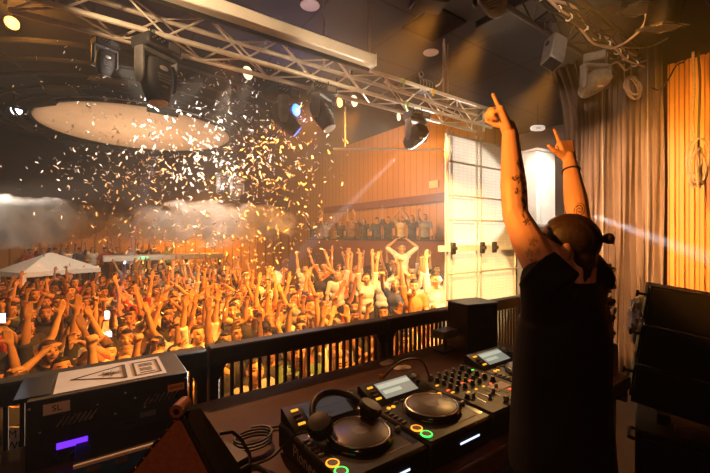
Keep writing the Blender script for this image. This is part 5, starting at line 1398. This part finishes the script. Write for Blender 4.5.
point('lamp_glow', at(341,104,6.5), (1,.55,.2), 40, .08)
point('corner_lamp_glow', at(14,24,6.9), (1,.40,.06), 90, .1)
point('blue_glow', at(294,112,6.1), (.05,.2,1), 18, .08)
spot('screen_back_light', (8.1,6.3,2.3), (5.6,4.25,2.35), (1.0,.93,.80), 12000, 38, .8)
spot('screen_back_light', (8.1,6.3,.6), (5.65,4.25,.6), (1.0,.70,.34), 13000, 42, .8)
spot('screen_front_light', (3.4,2.6,3.2), (5.6,4.25,.9), (1.0,.55,.18), 1700, 60, .8)
spot('cabinet_light', (6.9,2.9,3.9), (8.1,4.4,2.6), (1.0,.85,.68), 420, 50, .8)
spot('performer_key_light', (-.9,1.6,2.45), (1.40,.72,1.92), (1.0,.34,.045), 560, 19, .6)
spot('performer_rim_light', (4.9,3.4,3.3), (1.5,.7,1.7), (1.0,.50,.14), 160, 22, .6)
spot('slat_light', (2.2,1.1,3.1), (5.3,.45,1.9), (1.0,.42,.045), 700, 76, .9)
spot('curtain_light', (2.9,1.9,3.0), (5.3,1.75,1.8), (1.0,.58,.32), 380, 60, .9)
spot('curtain_light', (3.2,1.9,2.6), (5.2,1.75,.9), (1.0,.52,.22), 200, 60, .9)
spot('smoke_fill_light', (2.6,7.4,4.9), (2.2,10.2,2.15), (1.0,.80,.62), 1100, 44, .8)
spot('smoke_fill_light', (-4.6,10.2,3.0), (-1.7,13.5,2.1), (1.0,.76,.55), 480, 30, .7)
spot('smoke_fill_light', (1.2,4.1,3.3), (2.3,10.2,2.1), (1.0,.76,.55), 2600, 26, .7)
spot('tent_fill_light', (1.5,12.3,5.0), (.3,17.2,.6), (1.0,.78,.56), 900, 62, .8)  # spot added to whiten the tent and bar canopy, not a hall fixture
spot('smoke_fill_light', (1.0,4.15,3.35), (-1.9,13.6,2.2), (1.0,.76,.55), 2600, 19, .7)
spot('can_streak_fill_light', (1.9,1.5,3.0), at(664,-6,2.8), (1.0,.52,.14), 110, 26, .6)  # added spot that draws a streak on the can lights, not their own light
spot('truss_fill_light', (-1.6,2.9,3.85), (3.0,3.83,3.55), (1.0,.62,.30), 1500, 13, .8)  # this spot and the next two are added to brighten the truss
spot('truss_fill_light', (1.6,2.6,3.8), (4.6,3.8,3.55), (1.0,.70,.42), 420, 22, .9)
spot('truss_fill_light', (-.6,2.6,3.3), (.6,3.8,3.5), (1.0,.62,.30), 130, 46, .9)
spot('rig_fill_light', (1.4,.5,3.25), (3.5,1.6,3.5), (1.0,.68,.42), 170, 40, .9)  # spot added to bring out the dark rig
spot('casing_fill_light', (2.3,2.0,2.5), (2.2,3.42,3.66), (1.0,.66,.36), 90, 40, .8)  # spot added in mid-air below to brighten the white casing
spot('table_light', (1.0,3.6,3.4), (.6,1.4,.95), (1.0,.40,.14), 190, 44, .8)
spot('near_table_fill_light', (-.9,-.6,2.9), (.5,1.2,1.0), (1.0,.34,.13), 26, 70, .9)  # added weak fill for the near table and wedge, no lamp stands there

cam = bpy.data.cameras.new('camera'); cam.sensor_width = 36; cam.lens = FOC/710*36; cam.clip_start = .05; cam.clip_end = 200
co = bpy.data.objects.new('camera', cam); COL.objects.link(co); co.location = (0,0,CAMZ)
co.rotation_euler = (PI/2, 0, -math.atan2(FWD.x, FWD.y)); S.camera = co
vs = S.view_settings; S.display_settings.display_device = 'sRGB'; vs.view_transform = 'Standard'; vs.look = 'None'; vs.gamma = 1; vs.exposure = EXPO; vs.use_curve_mapping = False
S.cycles.use_denoising = True
S.cycles.max_bounces = 6; S.cycles.diffuse_bounces = 3; S.cycles.glossy_bounces = 3; S.cycles.volume_bounces = 0
S.cycles.sample_clamp_indirect = 4
